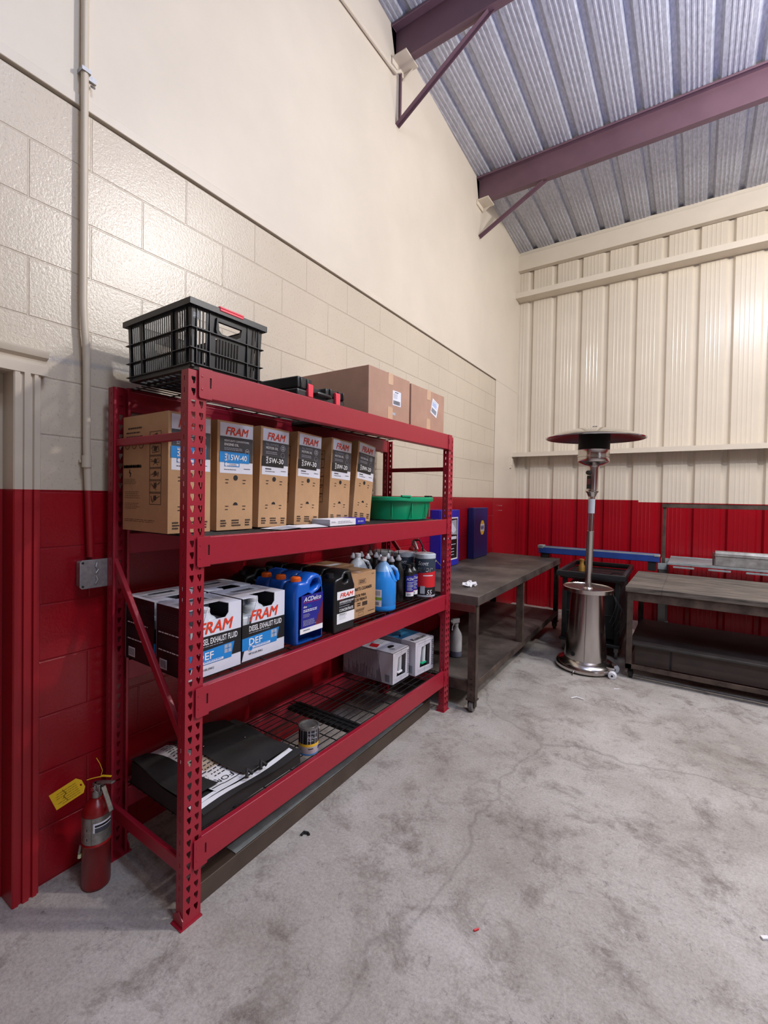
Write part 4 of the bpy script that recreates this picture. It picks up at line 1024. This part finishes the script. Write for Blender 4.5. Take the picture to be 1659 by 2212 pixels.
for v in (.44, .58): m.tube([(-.03*Dx, v*L_, .068), (-.07*Dx, (v+.03)*L_, .088), (-.03*Dx, (v+.06)*L_, .07)], .007, SOOT, n=8)
m.build('front_lip', t, sharp=60)
m = MB()
for (u, v) in ((.62, .42), (.72, .40), (.55, .80)): m.sphere((-u*Dx, v*L_, hz(u*nx, v*ny)+.024), .004, CHROME, 6)
m.build('rivets', t)

# ================================================================= ON THE FLOOR BY THE RACK
t = thing('steel_channel', 'long brown steel channel lying on the floor under the front edge of the rack', 'steel beam', (-.035, 0, 0), (0, 0, R(1.6)))
m = MB(); m.prism([(0, 0), (0, .072), (-.055, .072), (-.055, .066), (-.006, .066), (-.006, 0)], 'y', .08, 1.885, SKID); m.build('channel_web', t, bevel=.002)
m = MB(); m.box(-.058, .25, .0725, -.006, 1.80, .0755, GREYP); m.build('top_strip', t)

def extinguisher(loc, rz, s, label, full):
    t = thing('fire_extinguisher', label, 'fire extinguisher', loc, (0, 0, rz)); t.scale = (s, s, s)
    r = .060
    m = MB(); m.lathe([(.001, .0), (r-.012, .0), (r-.002, .004), (r, .014), (r, .205), (r+.003, .207), (r+.003, .213), (r, .216), (r, .345), (r-.006, .368), (r-.02, .388), (.024, .402), (.018, .410), (.018, .425)], (0, 0, 0), REDM, n=40, cap=False); m.build('cylinder', t, sharp=60)
    m = MB()
    n = 30; vs = []
    for k in range(n+1):
        a = R(-150+250*k/n); vs += [((r+.0012)*math.cos(a), (r+.0012)*math.sin(a), .220), ((r+.0012)*math.cos(a), (r+.0012)*math.sin(a), .342)]
    m.add(vs, [(2*k, 2*k+2, 2*k+3, 2*k+1) for k in range(n)], NICK)
    wrapc(m, r, -52, 25, .275, .318, LBLW, .0018); wrapc(m, r, -46, 24, .300, .310, BLKL, .0022); wrapc(m, r, -46, 24, .275, .296, GREYL, .0022)
    wrapc(m, r, -60, -59, .222, .340, BLKL, .0018); wrapc(m, r, -80, -76, .285, .295, BLKL, .0018); wrapc(m, r, -80, -76, .240, .252, BLKL, .0018); m.build('data_plate', t)
    m = MB(); m.lathe([(.021, .41), (.021, .44), (.014, .445), (.014, .475)], (0, 0, 0), NICK, n=20); m.box(-.016, -.012, .44, .030, .012, .475, NICK); m.build('valve', t, bevel=.003)
    m = MB(); m.obox((.055, .0, .490), ((.93, 0, .2), (0, 1, 0), (-.2, 0, .93)), (.050, .010, .004), NICK); m.obox((.066, .0, .415), ((.45, 0, -.89), (0, 1, 0), (.89, 0, .45)), (.058, .011, .003), NICK)
    m.build('lever', t, bevel=.002)
    m = MB(); m.lathe([(.011, .0), (.011, .012)], (.0, -.026, .458), CHROME, n=16, axis='y'); m.tube([(.02+.012*math.cos(a), .016, .470+.012*math.sin(a)) for a in [k*PI/5 for k in range(11)]], .0015, NICK, n=6); m.build('gauge_and_pin', t)
    if full:
        m = MB(); m.tube([(-.03, -.028, .495), (.0, -.016, .505), (.03, .0, .510), (.062, .010, .512)], .002, YEL, n=6); m.tube([(.028, -.004, .508), (.034, .0, .54), (.03, -.01, .575), (.02, -.02, .605)], .0013, YEL, n=6); m.obox((.05, .008, .512), ((1, .2, .05), (-.2, 1, 0), (0, 0, 1)), (.024, .0045, .002), YEL); m.build('zip_tie', t)
        m = MB()
        a = Vector((.0, .0, .0)); U = Vector((-.72, -.42, -.52)).normalized(); Nn = Vector((.35, -.90, .10)); Nn = (Nn-U*Nn.dot(U)).normalized(); V = U.cross(Nn)
        o_ = Vector((-.030, -.045, .490)); Lg = .150; Wd = .037
        ol = [(0, -Wd*.45), (.018, -Wd), (Lg, -Wd), (Lg, Wd), (.018, Wd), (0, Wd*.45)]
        hole = [(.012+.005*math.cos(k*PI/4), .005*math.sin(k*PI/4)) for k in range(8)]
        m.plate(ol, [hole], .001, YEL, lambda u, v, q: tuple(o_+U*u+V*v+Nn*q))
        F = Face(m, tuple(o_+U*.022-V*Wd*.85), tuple(U), tuple(V), Lg-.03, Wd*1.7, tuple(Nn), base=.0008)
        ink2 = mat('tag_print', S(150, 116, 20), .6)
        for k in range(6): F.bars(.04, .06+k*.15, .96, .12+k*.15, 1, ink2, 1, k, .6)
        F.line([(.55, .1), (.62, .45), (.5, .6), (.55, .9)], .004, ink2)
        m.build('inspection_tag', t)
        m = MB(); m.tube([(-.035, -.052, .205), (-.040, -.056, .17)], .006, NICK, n=8); m.tube([(-.036, -.056, .165), (-.036, -.058, .150)], .008, mat('pale_green_knob', S(200, 205, 160), .5), n=10); m.build('hose_end', t)
    return t
extinguisher((-.420, -.078, 0), R(15), .78, 'old fire extinguisher on the floor left of the rack with a yellow tag', True)
t = extinguisher((-.50, 2.34, .79), R(-20), .62, 'small red fire extinguisher on the left bench behind the rack shelves', False)
m = MB(); m.tube([(.03, 0, .47), (.09, .03, .48), (.13, .05, .40), (.14, .05, .25), (.12, .03, .12)], .011, BLKD, n=10); m.build('hose', t)
o = MB().tube([(.0, .0, .0), (.05, .10, -.075), (.085, .19, -.16), (.09, .22, -.22)], .005, NICK, n=8).build('metal_rod'); o.location = (-.46, 2.36, 1.085)
o.data.transform(Matrix.Identity(4)); tag(o, 'thin reddish bent rod leaning by the blue cabinet at the bench back', 'rod')
o.location = (-.46, 2.40, 1.02)

# ================================================================= LEFT WORKBENCH
t = thing('workbench', 'long grimy steel-topped workbench on casters along the left wall beyond the rack', 'workbench', (-.612, 1.992, 0), (0, 0, PHI))
BW, BL, BZ = .800, 2.50, .780
m = MB(); m.box(.004, .0, BZ-.062, BW, BL, BZ, BENCH); m.build('tabletop', t, bevel=.004)
m = MB(); m.box(.02, -.002, BZ-.11, BW-.02, .003, BZ-.060, RUSTR); m.box(.02, BL-.003, BZ-.11, BW-.02, BL+.002, BZ-.06, RUSTR); m.build('end_rail', t, bevel=.002)
m = MB(); m.box(.02, .02, .155, BW-.02, BL-.02, .200, BENCH); m.box(.02, .015, .13, BW-.015, .021, .203, RUST); m.box(BW-.022, .015, .15, BW-.015, BL-.015, .203, RUST); m.build('lower_shelf', t, bevel=.003)
def angle_leg(x, y, sx, sy, z0, z1, mt):
    m = MB(); m.box(min(x, x-sx*.055), min(y, y+sy*.006), z0, max(x, x-sx*.055), max(y, y+sy*.006), z1, mt); m.box(min(x, x-sx*.006), min(y, y+sy*.05), z0, max(x, x-sx*.006), max(y, y+sy*.05), z1, mt)
    return m
for (x, y, sx, sy) in ((BW-.012, .004, 1, 1), (.03, .004, -1, 1), (BW-.012, BL-.004, 1, -1), (.03, BL-.004, -1, -1), (BW-.012, 1.08, 1, 1), (.03, 1.10, -1, 1)):
    mid = 1 < y < 1.2
    lg = angle_leg(x, y, sx, sy, .20 if mid else .085, BZ-.062, RUST).build('leg', t, bevel=.002)
    if not mid:
        m = MB()
        for k in range(4): m.lathe([(.006, 0), (.005, .003)], (x-sx*.028, y, .12+k*.035), BLKD, n=8, axis='y')
        m.build('bolt_row', lg)
        m = MB(); cx, cy = x-sx*.03, y+sy*.03
        m.box(cx-.035, cy-.03, .078, cx+.035, cy+.03, .086, RUST); m.box(cx-.024, cy-.022, .03, cx-.019, cy+.022, .08, RUST); m.box(cx+.019, cy-.022, .03, cx+.024, cy+.022, .08, RUST)
        m.lathe([(.034, -.014), (.037, -.011), (.037, .011), (.034, .014)], (cx, cy, .037), mat('caster_grey', S(110, 106, 104), .5), n=24, axis='x'); m.build('caster', t)
def wall_cab(name, label, x, y, wy, z1, mt, th):
    t = thing(name, label, 'cabinet', (x, y, BZ+.001), (0, 0, PHI))
    h = z1-BZ-.001
    m = MB(); m.box(-th, 0, 0, -.012, wy, h, mt); m.build('cabinet_body', t, bevel=.003)
    m = MB(); m.box(-.011, .0, .004, 0, wy, h-.002, mt); d = m.build('door', t, bevel=.003)
    return t, h
t, h = wall_cab('blue_cabinet', 'bright blue metal cabinet with a black and white poster on the left bench', -.525, 2.88, .41, 1.312, CABR, .108)
m = MB(); F = FX(m, .0005, .035, h-.07, .34, .40); F.rect(0, 0, 1, 1, WHITE); F.rect(.04, .03, .96, .97, BLKL, 1)
F.poly([(.45, .08), (.9, .06), (.92, .42), (.55, .40), (.4, .25)], LGREY, 2); F.disc(.42, .2, .12, GREYL, 3); F.disc(.45, .34, .07, WHITE, 4); F.poly([(.6, .12), (.88, .3), (.7, .38), (.5, .3)], LBLW, 3)
F.rect(.06, .45, .9, .52, LBLW, 3); F.rect(.3, .63, .86, .645, LBLW, 3)
for k in range(6): F.rect(.12, .70+k*.035, .55+.2*(k % 2), .713+k*.035, LBLW, 3)
m.build('poster', t)
t, h = wall_cab('napa_cabinet'.replace('napa', 'navy'), 'navy metal cabinet with yellow emblem at the far end of the left bench', -.570, 3.75, .41, 1.322, CABB, .070)
m = MB(); F = FX(m, .0005, .175, h-.14, .125, .155)
hexa = [(.28, 0), (.72, 0), (1, .28), (1, .72), (.72, 1), (.28, 1), (0, .72), (0, .28)]
F.poly(hexa, GOLD, 0); F.poly([(.10, .26), (.90, .26), (.95, .5), (.90, .74), (.10, .74), (.05, .5)], WHITE, 1); F.text('NAPA', .12, .34, .88, .66, NAVY, 2, bold=.04)
m.build('emblem', t)
t = thing('crumpled_paper', 'small crumpled white paper towel on the near end of the left bench', 'paper', (-.005, 2.30, BZ+.001))
m = MB(); rnd = random.Random(2)
for k in range(9):
    c = Vector((rnd.uniform(-.03, .03), rnd.uniform(-.045, .045), .012+rnd.uniform(0, .012))); a = Vector((rnd.uniform(-1, 1), rnd.uniform(-1, 1), rnd.uniform(-.3, .3))).normalized(); b = a.orthogonal().normalized(); c2 = a.cross(b)
    m.obox(c, (a, b, c2), (.024, .012, .004), PAPER)
m.build('paper_scrap', t, bevel=.002)
t = thing('spray_bottle', 'half empty translucent spray bottle on the lower shelf of the left bench', 'spray bottle', (-.155, 2.43, .204), (0, 0, R(-110)))
m_, nt, b = nodes('spray_bottle_fluid'); L = nt.links.new
tc = N(nt, 'ShaderNodeTexCoord'); sp = N(nt, 'ShaderNodeSeparateXYZ'); L(tc.outputs['Object'], sp.inputs[0]); g = N(nt, 'ShaderNodeMath', operation='GREATER_THAN'); g.inputs[1].default_value = .043; L(sp.outputs['Z'], g.inputs[0])
x = N(nt, 'ShaderNodeMix', data_type='RGBA'); L(g.outputs[0], x.inputs[0]); x.inputs[6].default_value = col(S(104, 108, 130)); x.inputs[7].default_value = col(S(190, 192, 196)); L(x.outputs[2], b.inputs['Base Color']); b.inputs['Roughness'].default_value = .35; MATS['sb'] = m_
m = MB(); m.lathe([(.001, 0), (.042, 0), (.045, .004), (.045, .150), (.040, .175), (.018, .215), (.014, .235)], (0, 0, 0), m_, n=28, cap=False); m.build('bottle_body', t, sharp=60)
m = MB(); m.lathe([(.016, 0), (.017, .022)], (0, 0, .232), PLAST, n=18); m.obox((.012, 0, .275), ((1, 0, .05), (0, 1, 0), (-.05, 0, 1)), (.038, .012, .018), PLAST); m.box(.045, -.008, .272, .062, .008, .286, PLAST); m.build('spray_head', t, bevel=.004)
m = MB(); m.tube([(.022, 0, .26), (.040, 0, .235), (.045, 0, .205)], .005, PLAST); m.build('trigger', t)
o = MB().tube([(0, 0, 0), (.03, .03, .04), (.05, .09, .06), (.06, .16, .05)], .006, CHROME, n=8).tube([(0, 0, -.05), (.04, .05, -.02), (.06, .14, .0)], .006, CHROME, n=8).build('chrome_tubes')
o.location = (-.28, 2.02, .28); tag(o, 'two thin bent chrome tubes on the lower bench shelf behind the far rack post', 'tubes')

# ================================================================= PATIO HEATER
t = thing('patio_heater', 'tall stainless steel patio heater with mushroom hood standing on the floor', 'patio heater', (.597, 3.392, .001), (0, R(.9), 0))
m = MB(); m.lathe([(.001, .012), (.215, .012), (.228, .014), (.232, .022), (.232, .038), (.222, .062), (.190, .082), (.176, .088), (.168, .092)], (0, 0, 0), STEEL, n=64, cap=False); m.build('base_dish', t, sharp=50)
m = MB()
for a in (-100, -20, 60, 160): a = R(a); m.tube([(.225*math.cos(a), .225*math.sin(a), .03), (.255*math.cos(a), .255*math.sin(a), .02), (.262*math.cos(a), .262*math.sin(a), .0)], .005, CHROME, n=8)
m.build('anchor_bracket', t)
m = MB(); m.lathe([(.166, .085), (.166, .10), (.140, .40), (.128, .655)], (0, 0, 0), STEEL, n=64, cap=False)
m.build('tank_housing', t, sharp=50)
m = MB()
a0 = math.atan2(-.88-3.39, 1.34-.6)
for da, z0, z1 in ((-.05, .11, .64),): 
    a = a0+da; m.tube([(.1675*math.cos(a), .1675*math.sin(a), .10), (.1415*math.cos(a), .1415*math.sin(a), .40), (.1295*math.cos(a), .1295*math.sin(a), .64)], .0016, STEELD, n=6)
m.build('door_seam', t)
m = MB(); a = a0-.62; rr = .1635
m.obox((rr*math.cos(a), rr*math.sin(a), .135), ((math.cos(a), math.sin(a), .09), (-math.sin(a), math.cos(a), 0), (-.09*math.cos(a), -.09*math.sin(a), 1)), (.001, .016, .016), BLKD)
m = MB(); m.lathe([(.001, .0), (.018, 0), (.018, .003), (.001, .003)], (0, 0, 0), BLKD, n=20, axis='x'); hole = m.build('vent_hole', t); hole.location = ((rr-.0)*math.cos(a), (rr-.0)*math.sin(a), .140); hole.rotation_euler = (0, R(-5), a)
m = MB(); m.lathe([(.001, .655), (.188, .655), (.196, .658), (.197, .690), (.193, .693), (.190, .688), (.04, .684), (.034, .692), (.034, .700), (.028, .70)], (0, 0, 0), STEEL, n=64, cap=False); m.build('table_ring', t, sharp=40)
m = MB(); m.lathe([(.028, .69), (.028, 1.16), (.0285, 1.161), (.0285, 1.165), (.027, 1.166), (.027, 1.50)], (0, 0, 0), STEEL, n=32, cap=False); m.build('pole', t)
m = MB()
wr = MB(); wrapc(m, .0272, math.degrees(a0)-60, math.degrees(a0)+70, 1.315, 1.435, LGREY, .0006); m.build('pole_sticker', t)
m = MB(); m.lathe([(.028, 1.455), (.040, 1.485), (.052, 1.498), (.052, 1.506), (.046, 1.512), (.046, 1.70), (.05, 1.715), (.028, 1.72)], (0, 0, 0), STEEL, n=32); m.build('control_head', t, sharp=40)
m = MB(); a = a0-.55; c = Vector((math.cos(a), math.sin(a), 0)); s = Vector((-math.sin(a), math.cos(a), 0))
m.obox(c*.040+Vector((0, 0, 1.575)), (c, s, (0, 0, 1)), (.012, .02, .055), BLKD); m.obox(c*.050+Vector((0, 0, 1.58)), (c, s, (0, 0, 1)), (.004, .014, .025), RUSTR); m.build('control_panel', t, bevel=.003)
m = MB(); m.tube([c*.045+Vector((0, 0, 1.655)), c*.078+Vector((0, 0, 1.655))], [.021, .017], BLK, n=20); m.build('control_knob', t, bevel=.002)
m = MB(); m.lathe([(.04, 1.715), (.070, 1.722), (.118, 1.745), (.122, 1.750), (.122, 1.785), (.126, 1.787), (.126, 1.796), (.120, 1.798), (.120, 1.845), (.122, 1.848)], (0, 0, 0), STEEL, n=48, cap=False); m.build('burner_base', t, sharp=40)
em = mat('burner_screen_black', S(22, 20, 20), .6, .5, bump=1, bscale=600)
m = MB(); m.lathe([(.121, 1.846), (.121, 1.99), (.09, 1.992), (.001, 1.992)], (0, 0, 0), em, n=48, cap=False); m.build('burner_screen', t, sharp=40)
m = MB(); m.lathe([(.375, 1.938), (.383, 1.940), (.386, 1.946), (.381, 1.950), (.34, 1.968), (.26, 1.994), (.16, 2.018), (.08, 2.030), (.001, 2.033)], (0, 0, 0), CHROME, n=96, cap=False)
m.lathe([(.375, 1.938), (.335, 1.962), (.255, 1.988), (.155, 2.012), (.08, 2.024), (.001, 2.026)], (0, 0, 0), mat('hood_underside', S(150, 140, 136), .38, 1, var=.05), n=96, cap=False); m.build('hood', t, sharp=60)
m = MB(); m.lathe([(.012, 2.030), (.012, 2.036), (.005, 2.038), (.005, 2.048)], (0, 0, 0), CHROME, n=14); m.tube([(-.018, 0, 2.046), (.018, 0, 2.046)], .004, CHROME, n=8); m.build('wing_nut', t)
m = MB()
for k in range(3): a = R(40+120*k); m.tube([(.115*math.cos(a), .115*math.sin(a), 1.985), (.115*math.cos(a), .115*math.sin(a), 2.016)], .005, CHROME, n=8)
m.build('hood_stud', t)
m = MB(); m.box(.18, .02, .03, .235, .026, .075, STEEL); m.box(.18, -.10, .03, .235, -.094, .075, STEEL); m.tube([(.225, -.125, .032), (.225, .05, .032)], .005, STEELD, n=8); m.build('wheel_bracket', t)
for y in (-.135, .035):
    m = MB(); m.lathe([(.010, -.022), (.026, -.022), (.030, -.017), (.030, .017), (.026, .022), (.010, .022)], (.228, y, .030), NOZZ, n=28, axis='y')
    m.lathe([(.008, -.024), (.008, .024)], (.228, y, .030), BLKD, n=14, axis='y'); m.build('wheel', t)

# ================================================================= BLACK CART BEHIND THE HEATER
t = thing('utility_cart', 'black utility cart with a deep top tray behind the patio heater', 'cart', (.275, 3.715, 0), (0, 0, R(1.5)))
CW, CD = .575, .92
m = MB(); m.box(0, 0, .66, CW, .012, .758, BLK)
m = MB()
m.plate([(0, 0), (CW, 0), (CW, CD), (0, CD)], [[(.035, .035), (CW-.035, .035), (CW-.035, CD-.035), (.035, CD-.035)]], .05, BLK, lambda u, v, q: (u, v, .735+q), bevel=.008)
m.box(.03, .03, .69, CW-.03, CD-.03, .705, BLK)
for k in range(5): m.box(.06, .08+k*.17, .705, CW-.06, .09+k*.17, .709, BLK)
m.build('top_tray', t)
for (x, y) in ((.045, .05), (CW-.085, .05), (.045, CD-.09), (CW-.085, CD-.09)):
    m = MB(); m.box(x, y, .10, x+.04, y+.04, .70, BLKD); m.build('leg', t, bevel=.004)
m = MB(); m.box(.05, .10, .16, CW-.05, CD-.08, .60, BLKD); m.box(.05, .092, .37, CW-.05, .10, .376, BLK); m.box(.2, .088, .45, .36, .096, .465, BLK); m.build('cabinet_body', t, bevel=.004)
m = MB(); m.box(.03, .03, .10, CW-.03, CD-.03, .13, BLK); m.build('bottom_shelf', t, bevel=.005)
for (x, y) in ((.065, .07), (CW-.065, .07), (.065, CD-.07), (CW-.065, CD-.07)):
    m = MB(); m.lathe([(.030, -.012), (.034, -.009), (.034, .009), (.030, .012)], (x, y, .035), MATS['caster_grey'], n=20, axis='x'); m.box(x-.018, y-.02, .06, x+.018, y+.02, .101, NICK); m.build('caster', t)
m = MB(); m.box(.33, .10, .705, .53, .16, .735, BLKD); m.tube([(.40, .20, .72), (.46, .18, .755), (.52, .12, .765), (.56, .08, .76)], .005, BLKD, n=8); m.build('tray_divider', t, bevel=.003)
cm = mat('cable_grey', S(62, 62, 62), .5)
o = MB()
for k in range(5):
    a = .48+.02*k; o.tube([(a, -.012, .60-.03*k), (a+.035, -.03, .52-.03*k), (a+.01, -.03, .42-.04*k), (a-.02, -.02, .34-.03*k)], .003, cm, n=6)
oo = o.build('hanging_cable', t)
t = thing('brass_bottle', 'small brass coloured bottle standing in the black cart tray', 'bottle', (.415, 4.15, .7105))
m = MB(); m.lathe([(.001, 0), (.030, 0), (.030, .05), (.020, .075), (.020, .10)], (0, 0, 0), BRASS, n=20, cap=False); m.build('bottle_body', t)
m = MB(); m.lathe([(.022, 0), (.022, .02), (.018, .023)], (0, 0, .10), BRASS, n=20); m.build('cap', t)

# ================================================================= RIGHT WORKBENCH
t = thing('workbench', 'grimy wood-topped workbench on casters along the back wall at the right', 'workbench', (.905, 3.33, 0))
QW, QD, QZ = 2.44, 1.0, .742
m = MB(); m.box(-.01, -.01, QZ-.040, 1.34, QD, QZ, WOOD); m.box(.235, -.0105, QZ-.0401, .238, QD, QZ+.0004, BLKD); m.box(1.3405, -.01, QZ-.040, QW, QD, QZ, WOOD); m.build('tabletop', t, bevel=.006)
m = MB(); m.box(.005, .004, QZ-.11, QW-.005, .010, QZ-.040, RUST); m.box(.005, QD-.03, QZ-.11, QW-.005, QD-.024, QZ-.040, RUST); m.box(.004, .01, QZ-.11, .010, QD-.03, QZ-.04, RUST); m.build('apron', t, bevel=.003)
m = MB(); m.box(.02, .03, .268, QW-.02, QD-.04, .288, mat('shaded_lower_shelf', S(62, 57, 55), .6, c2=S(34, 31, 30), scale=6)); m.build('lower_shelf', t, bevel=.004)  # shelf colour darkened to carry the shade under the bench
pm = mat('brown_panel_board', S(64, 52, 47), .6, var=.25, scale=6)
m = MB(); m.box(.06, .06, .118, QW-.06, .072, .268, pm)
for x in (.30, 1.0, 1.7): m.box(x, .055, .118, x+.012, .075, .268, BLKD)
m.build('front_board', t)
m = MB(); m.box(0, .0, .085, QW, .006, .125, RUST); m.box(0, 0, .085, QW, .05, .091, RUST); m.box(0, .0, .085, .006, QD-.02, .125, RUST); m.box(0, QD-.026, .085, QW, QD-.02, .125, RUST); m.build('bottom_rail', t, bevel=.002)
for (x, y) in ((.0, .0), (0, QD-.03), (QW-.045, 0), (QW-.045, QD-.03)):
    m = MB(); m.box(x, y, .085, x+.045, y+.006, QZ-.040, RUST); m.box(x, y, .085, x+.006, y+.045 if y < .5 else y+.006, QZ-.04, RUST); m.build('leg', t, bevel=.002)
    m = MB(); cx, cy = x+.035, (y+.06 if y < .5 else y-.05)
    m.box(cx-.03, cy-.035, .078, cx+.03, cy+.035, .085, RUST); m.lathe([(.034, -.014), (.037, -.011), (.037, .011), (.034, .014)], (cx, cy, .038), BLKD, n=22, axis='x'); m.box(cx-.022, cy-.02, .035, cx-.018, cy+.02, .08, RUST); m.box(cx+.018, cy-.02, .035, cx+.022, cy+.02, .08, RUST)
    m.build('caster', t)

# ================================================================= METAL STAND WITH TRAY BEHIND THE RIGHT BENCH
t = thing('steel_stand', 'rusty steel stand with upright frame and grey tray behind the right workbench', 'metal stand', (1.07, 4.62, 0))
m = MB(); m.tube([(.012, .07, .80), (.012, .07, 1.385)], .021, RUST, n=4); m.build('upright', t, bevel=.002)
m = MB(); m.box(1.79, .05, .80, 1.83, .09, 1.385, RUST); m.build('upright', t, bevel=.002)
m = MB(); m.box(-.01, .045, 1.362, 1.86, .052, 1.405, RUST); m.box(-.01, .045, 1.398, 1.86, .095, 1.405, RUST); m.build('top_bar', t, bevel=.002)
m = MB(); m.prism([(-.06, .800), (.70, .800), (.70, .815), (.694, .815), (.694, .806), (-.054, .806), (-.054, .822), (-.06, .822)], 'x', .05, 1.86, GREYP)
for k in range(6): m.box(.10+k*.28, -.06, .772, .27+k*.28, -.056, .790, GREYP)
m.build('tray', t, bevel=.002)
for (x, y) in ((-.03, .03), (-.03, .55), (1.79, .03), (1.79, .55)):
    m = MB(); m.box(x, y, .05, x+.07, y+.006, .80, mat('dark_grey_paint', S(70, 66, 64), .6)); m.box(x, y, .05, x+.006, y+.05, .80, MATS['dark_grey_paint'])
    lg = m.build('leg', t)
    m = MB(); m.box(x-.002, y-.004, .735, x+.075, y-.001, .80, GREYP); m.box(x-.002, y-.004, .0, x+.075, y+.056, .10, GREYP); m.build('leg_plate', lg, bevel=.002)
t = thing('blue_steel_beam', 'long blue steel channel lying level behind the patio heater', 'steel beam', (-.085, 4.42, .781))
m = MB(); m.box(0, 0, .048, 1.145, .006, .112, BLUST); m.box(0, 0, .048, 1.145, .09, .054, BLUST); m.box(0, .084, .048, 1.145, .09, .125, BLUST); m.build('channel', t, bevel=.002)
m = MB(); m.box(.02, .006, .110, 1.145, .018, .118, GREYP); m.box(.02, .04, .115, 1.145, .052, .124, GREYP); m.build('rails', t)
m = MB(); m.box(-.01, -.004, .10, .05, .094, .135, GREYP); m.box(1.10, -.004, .10, 1.15, .094, .12, GREYP); m.build('end_cap', t, bevel=.004)
m = MB(); m.box(.02, .01, 0, .10, .08, .048, BLKD); m.build('foot', t, bevel=.003)
m = MB(); m.box(1.05, .01, -.04, 1.12, .08, .048, BLKD); m.build('foot', t, bevel=.003)
t = thing('aluminium_box', 'long weathered silver aluminium box resting on the grey tray at the right edge', 'metal box', (1.50, 4.582, .8235))
m = MB(); m.prism([(0, 0), (.08, 0), (.08, .14), (.02, .14), (.0, .118)], 'x', 0, 1.25, SILV); m.build('box_body', t, bevel=.004)
m = MB(); m.box(-.004, -.004, .092, 1.254, .001, .104, SILV); m.build('edge_lip', t, bevel=.002)
m = MB(); m.box(-.018, .006, .002, -.004, .075, .125, pm); m.build('end_plate', t, bevel=.004)

# small litter on the floor
def strip(pts, r, mt, name, label, cat):
    o = MB().tube(pts, r, mt, n=6).build(name); tag(o, label, cat); return o
strip([(.64, 2.66, .004), (.67, 2.69, .012), (.72, 2.69, .004)], .004, PAPER, 'plastic_strip', 'curved white plastic strip on the floor in front of the patio heater', 'litter')
strip([(.865, 3.04, .003), (.90, 3.06, .003)], .003, PAPER, 'paper_scrap', 'tiny white scrap on the floor near the right bench caster', 'litter')
o = MB().obox((1.56, 1.10, .004), ((.8, .6, 0), (-.6, .8, 0), (0, 0, 1)), (.012, .006, .003), PAPER).build('paper_scrap'); tag(o, 'tiny cream scrap on the floor at the right edge of view', 'litter')
strip([(-.01+.03, .535, .004), (.02, .55, .008), (.035, .56, .004), (.045, .555, .004)], .006, BLKD, 'rubber_scrap', 'small curled black scrap on the floor beside the brown channel', 'litter')
strip([(.775, .56, .003), (.785, .575, .003)], .0035, REDP, 'red_scrap', 'tiny red scrap on the bare concrete in the foreground', 'litter')

# ================================================================= LIGHT
def area(name, loc, aim, size, power, colr, sy=None, shape='RECTANGLE'):
    l = D.lights.new(name, 'AREA'); l.energy = power; l.color = colr; l.shape = shape; l.size = size; 
    if sy: l.size_y = sy
    o = D.objects.new(name, l); COL.objects.link(o); o.location = loc
    o.rotation_euler = (Vector(aim)-Vector(loc)).to_track_quat('-Z', 'Y').to_euler(); return o
def point(name, loc, power, colr, r):
    l = D.lights.new(name, 'POINT'); l.energy = power; l.color = colr; l.shadow_soft_size = r
    o = D.objects.new(name, l); COL.objects.link(o); o.location = loc; return o
point('high_bay_lamp', (2.8, 2.1, 4.25), 690, (1, .97, .93), .075)
area('high_bay_lamp', (3.6, -1.0, 4.7), (2.6, -.4, 0), .5, 60, (1, .92, .84), .5)
area('ceiling_tubes', (4.2, 3.0, 4.3), (2.2, 4.2, 1.6), 1.2, 270, (1, .96, .92), .3)
area('roof_skylight', (2.2, -.2, 5.05), (2.4, .6, 0), .8, 190, (.70, .82, 1), .5)
area('roof_fill', (4.3, .2, .5), (3.6, 1.0, 5.2), 2.0, 380, (.34, .46, 1), 2.0).data.spread = R(85)  # added upward fill, stands in for daylight reflected onto the roof
area('open_garage_door', (8.8, -2.0, 2.0), (0, 1.5, 1.5), 3.2, 70, (.75, .85, 1), 3.0)
wd = D.worlds.new('w'); SC.world = wd; wd.use_nodes = True; wd.node_tree.nodes['Background'].inputs[0].default_value = (.6, .7, 1, 1); wd.node_tree.nodes['Background'].inputs[1].default_value = .04

# ================================================================= CAMERA
f_, yaw, pitch, roll = 999.9458, -.6126, -.0170, .0170
fw = Vector((math.sin(yaw)*math.cos(pitch), math.cos(yaw)*math.cos(pitch), math.sin(pitch)))
rt = Vector((math.cos(yaw), -math.sin(yaw), 0)); up = rt.cross(fw)
r2 = rt*math.cos(roll)+up*math.sin(roll); u2 = -rt*math.sin(roll)+up*math.cos(roll)
cam = D.cameras.new('camera'); co = D.objects.new('camera', cam); COL.objects.link(co)
mw = Matrix((r2, u2, -fw)).transposed().to_4x4(); mw.translation = (1.3411, -.8797, 1.4306); co.matrix_world = mw
cam.sensor_fit = 'HORIZONTAL'; cam.sensor_width = 36; cam.lens = f_/1659*36
cam.shift_x = 28.75/1659; cam.shift_y = -17.77/1659; cam.clip_start = .02
SC.camera = co
vs_ = SC.view_settings; vs_.view_transform = 'Standard'; vs_.look = 'None'; vs_.gamma = 1; vs_.use_curve_mapping = False; vs_.exposure = -1.32
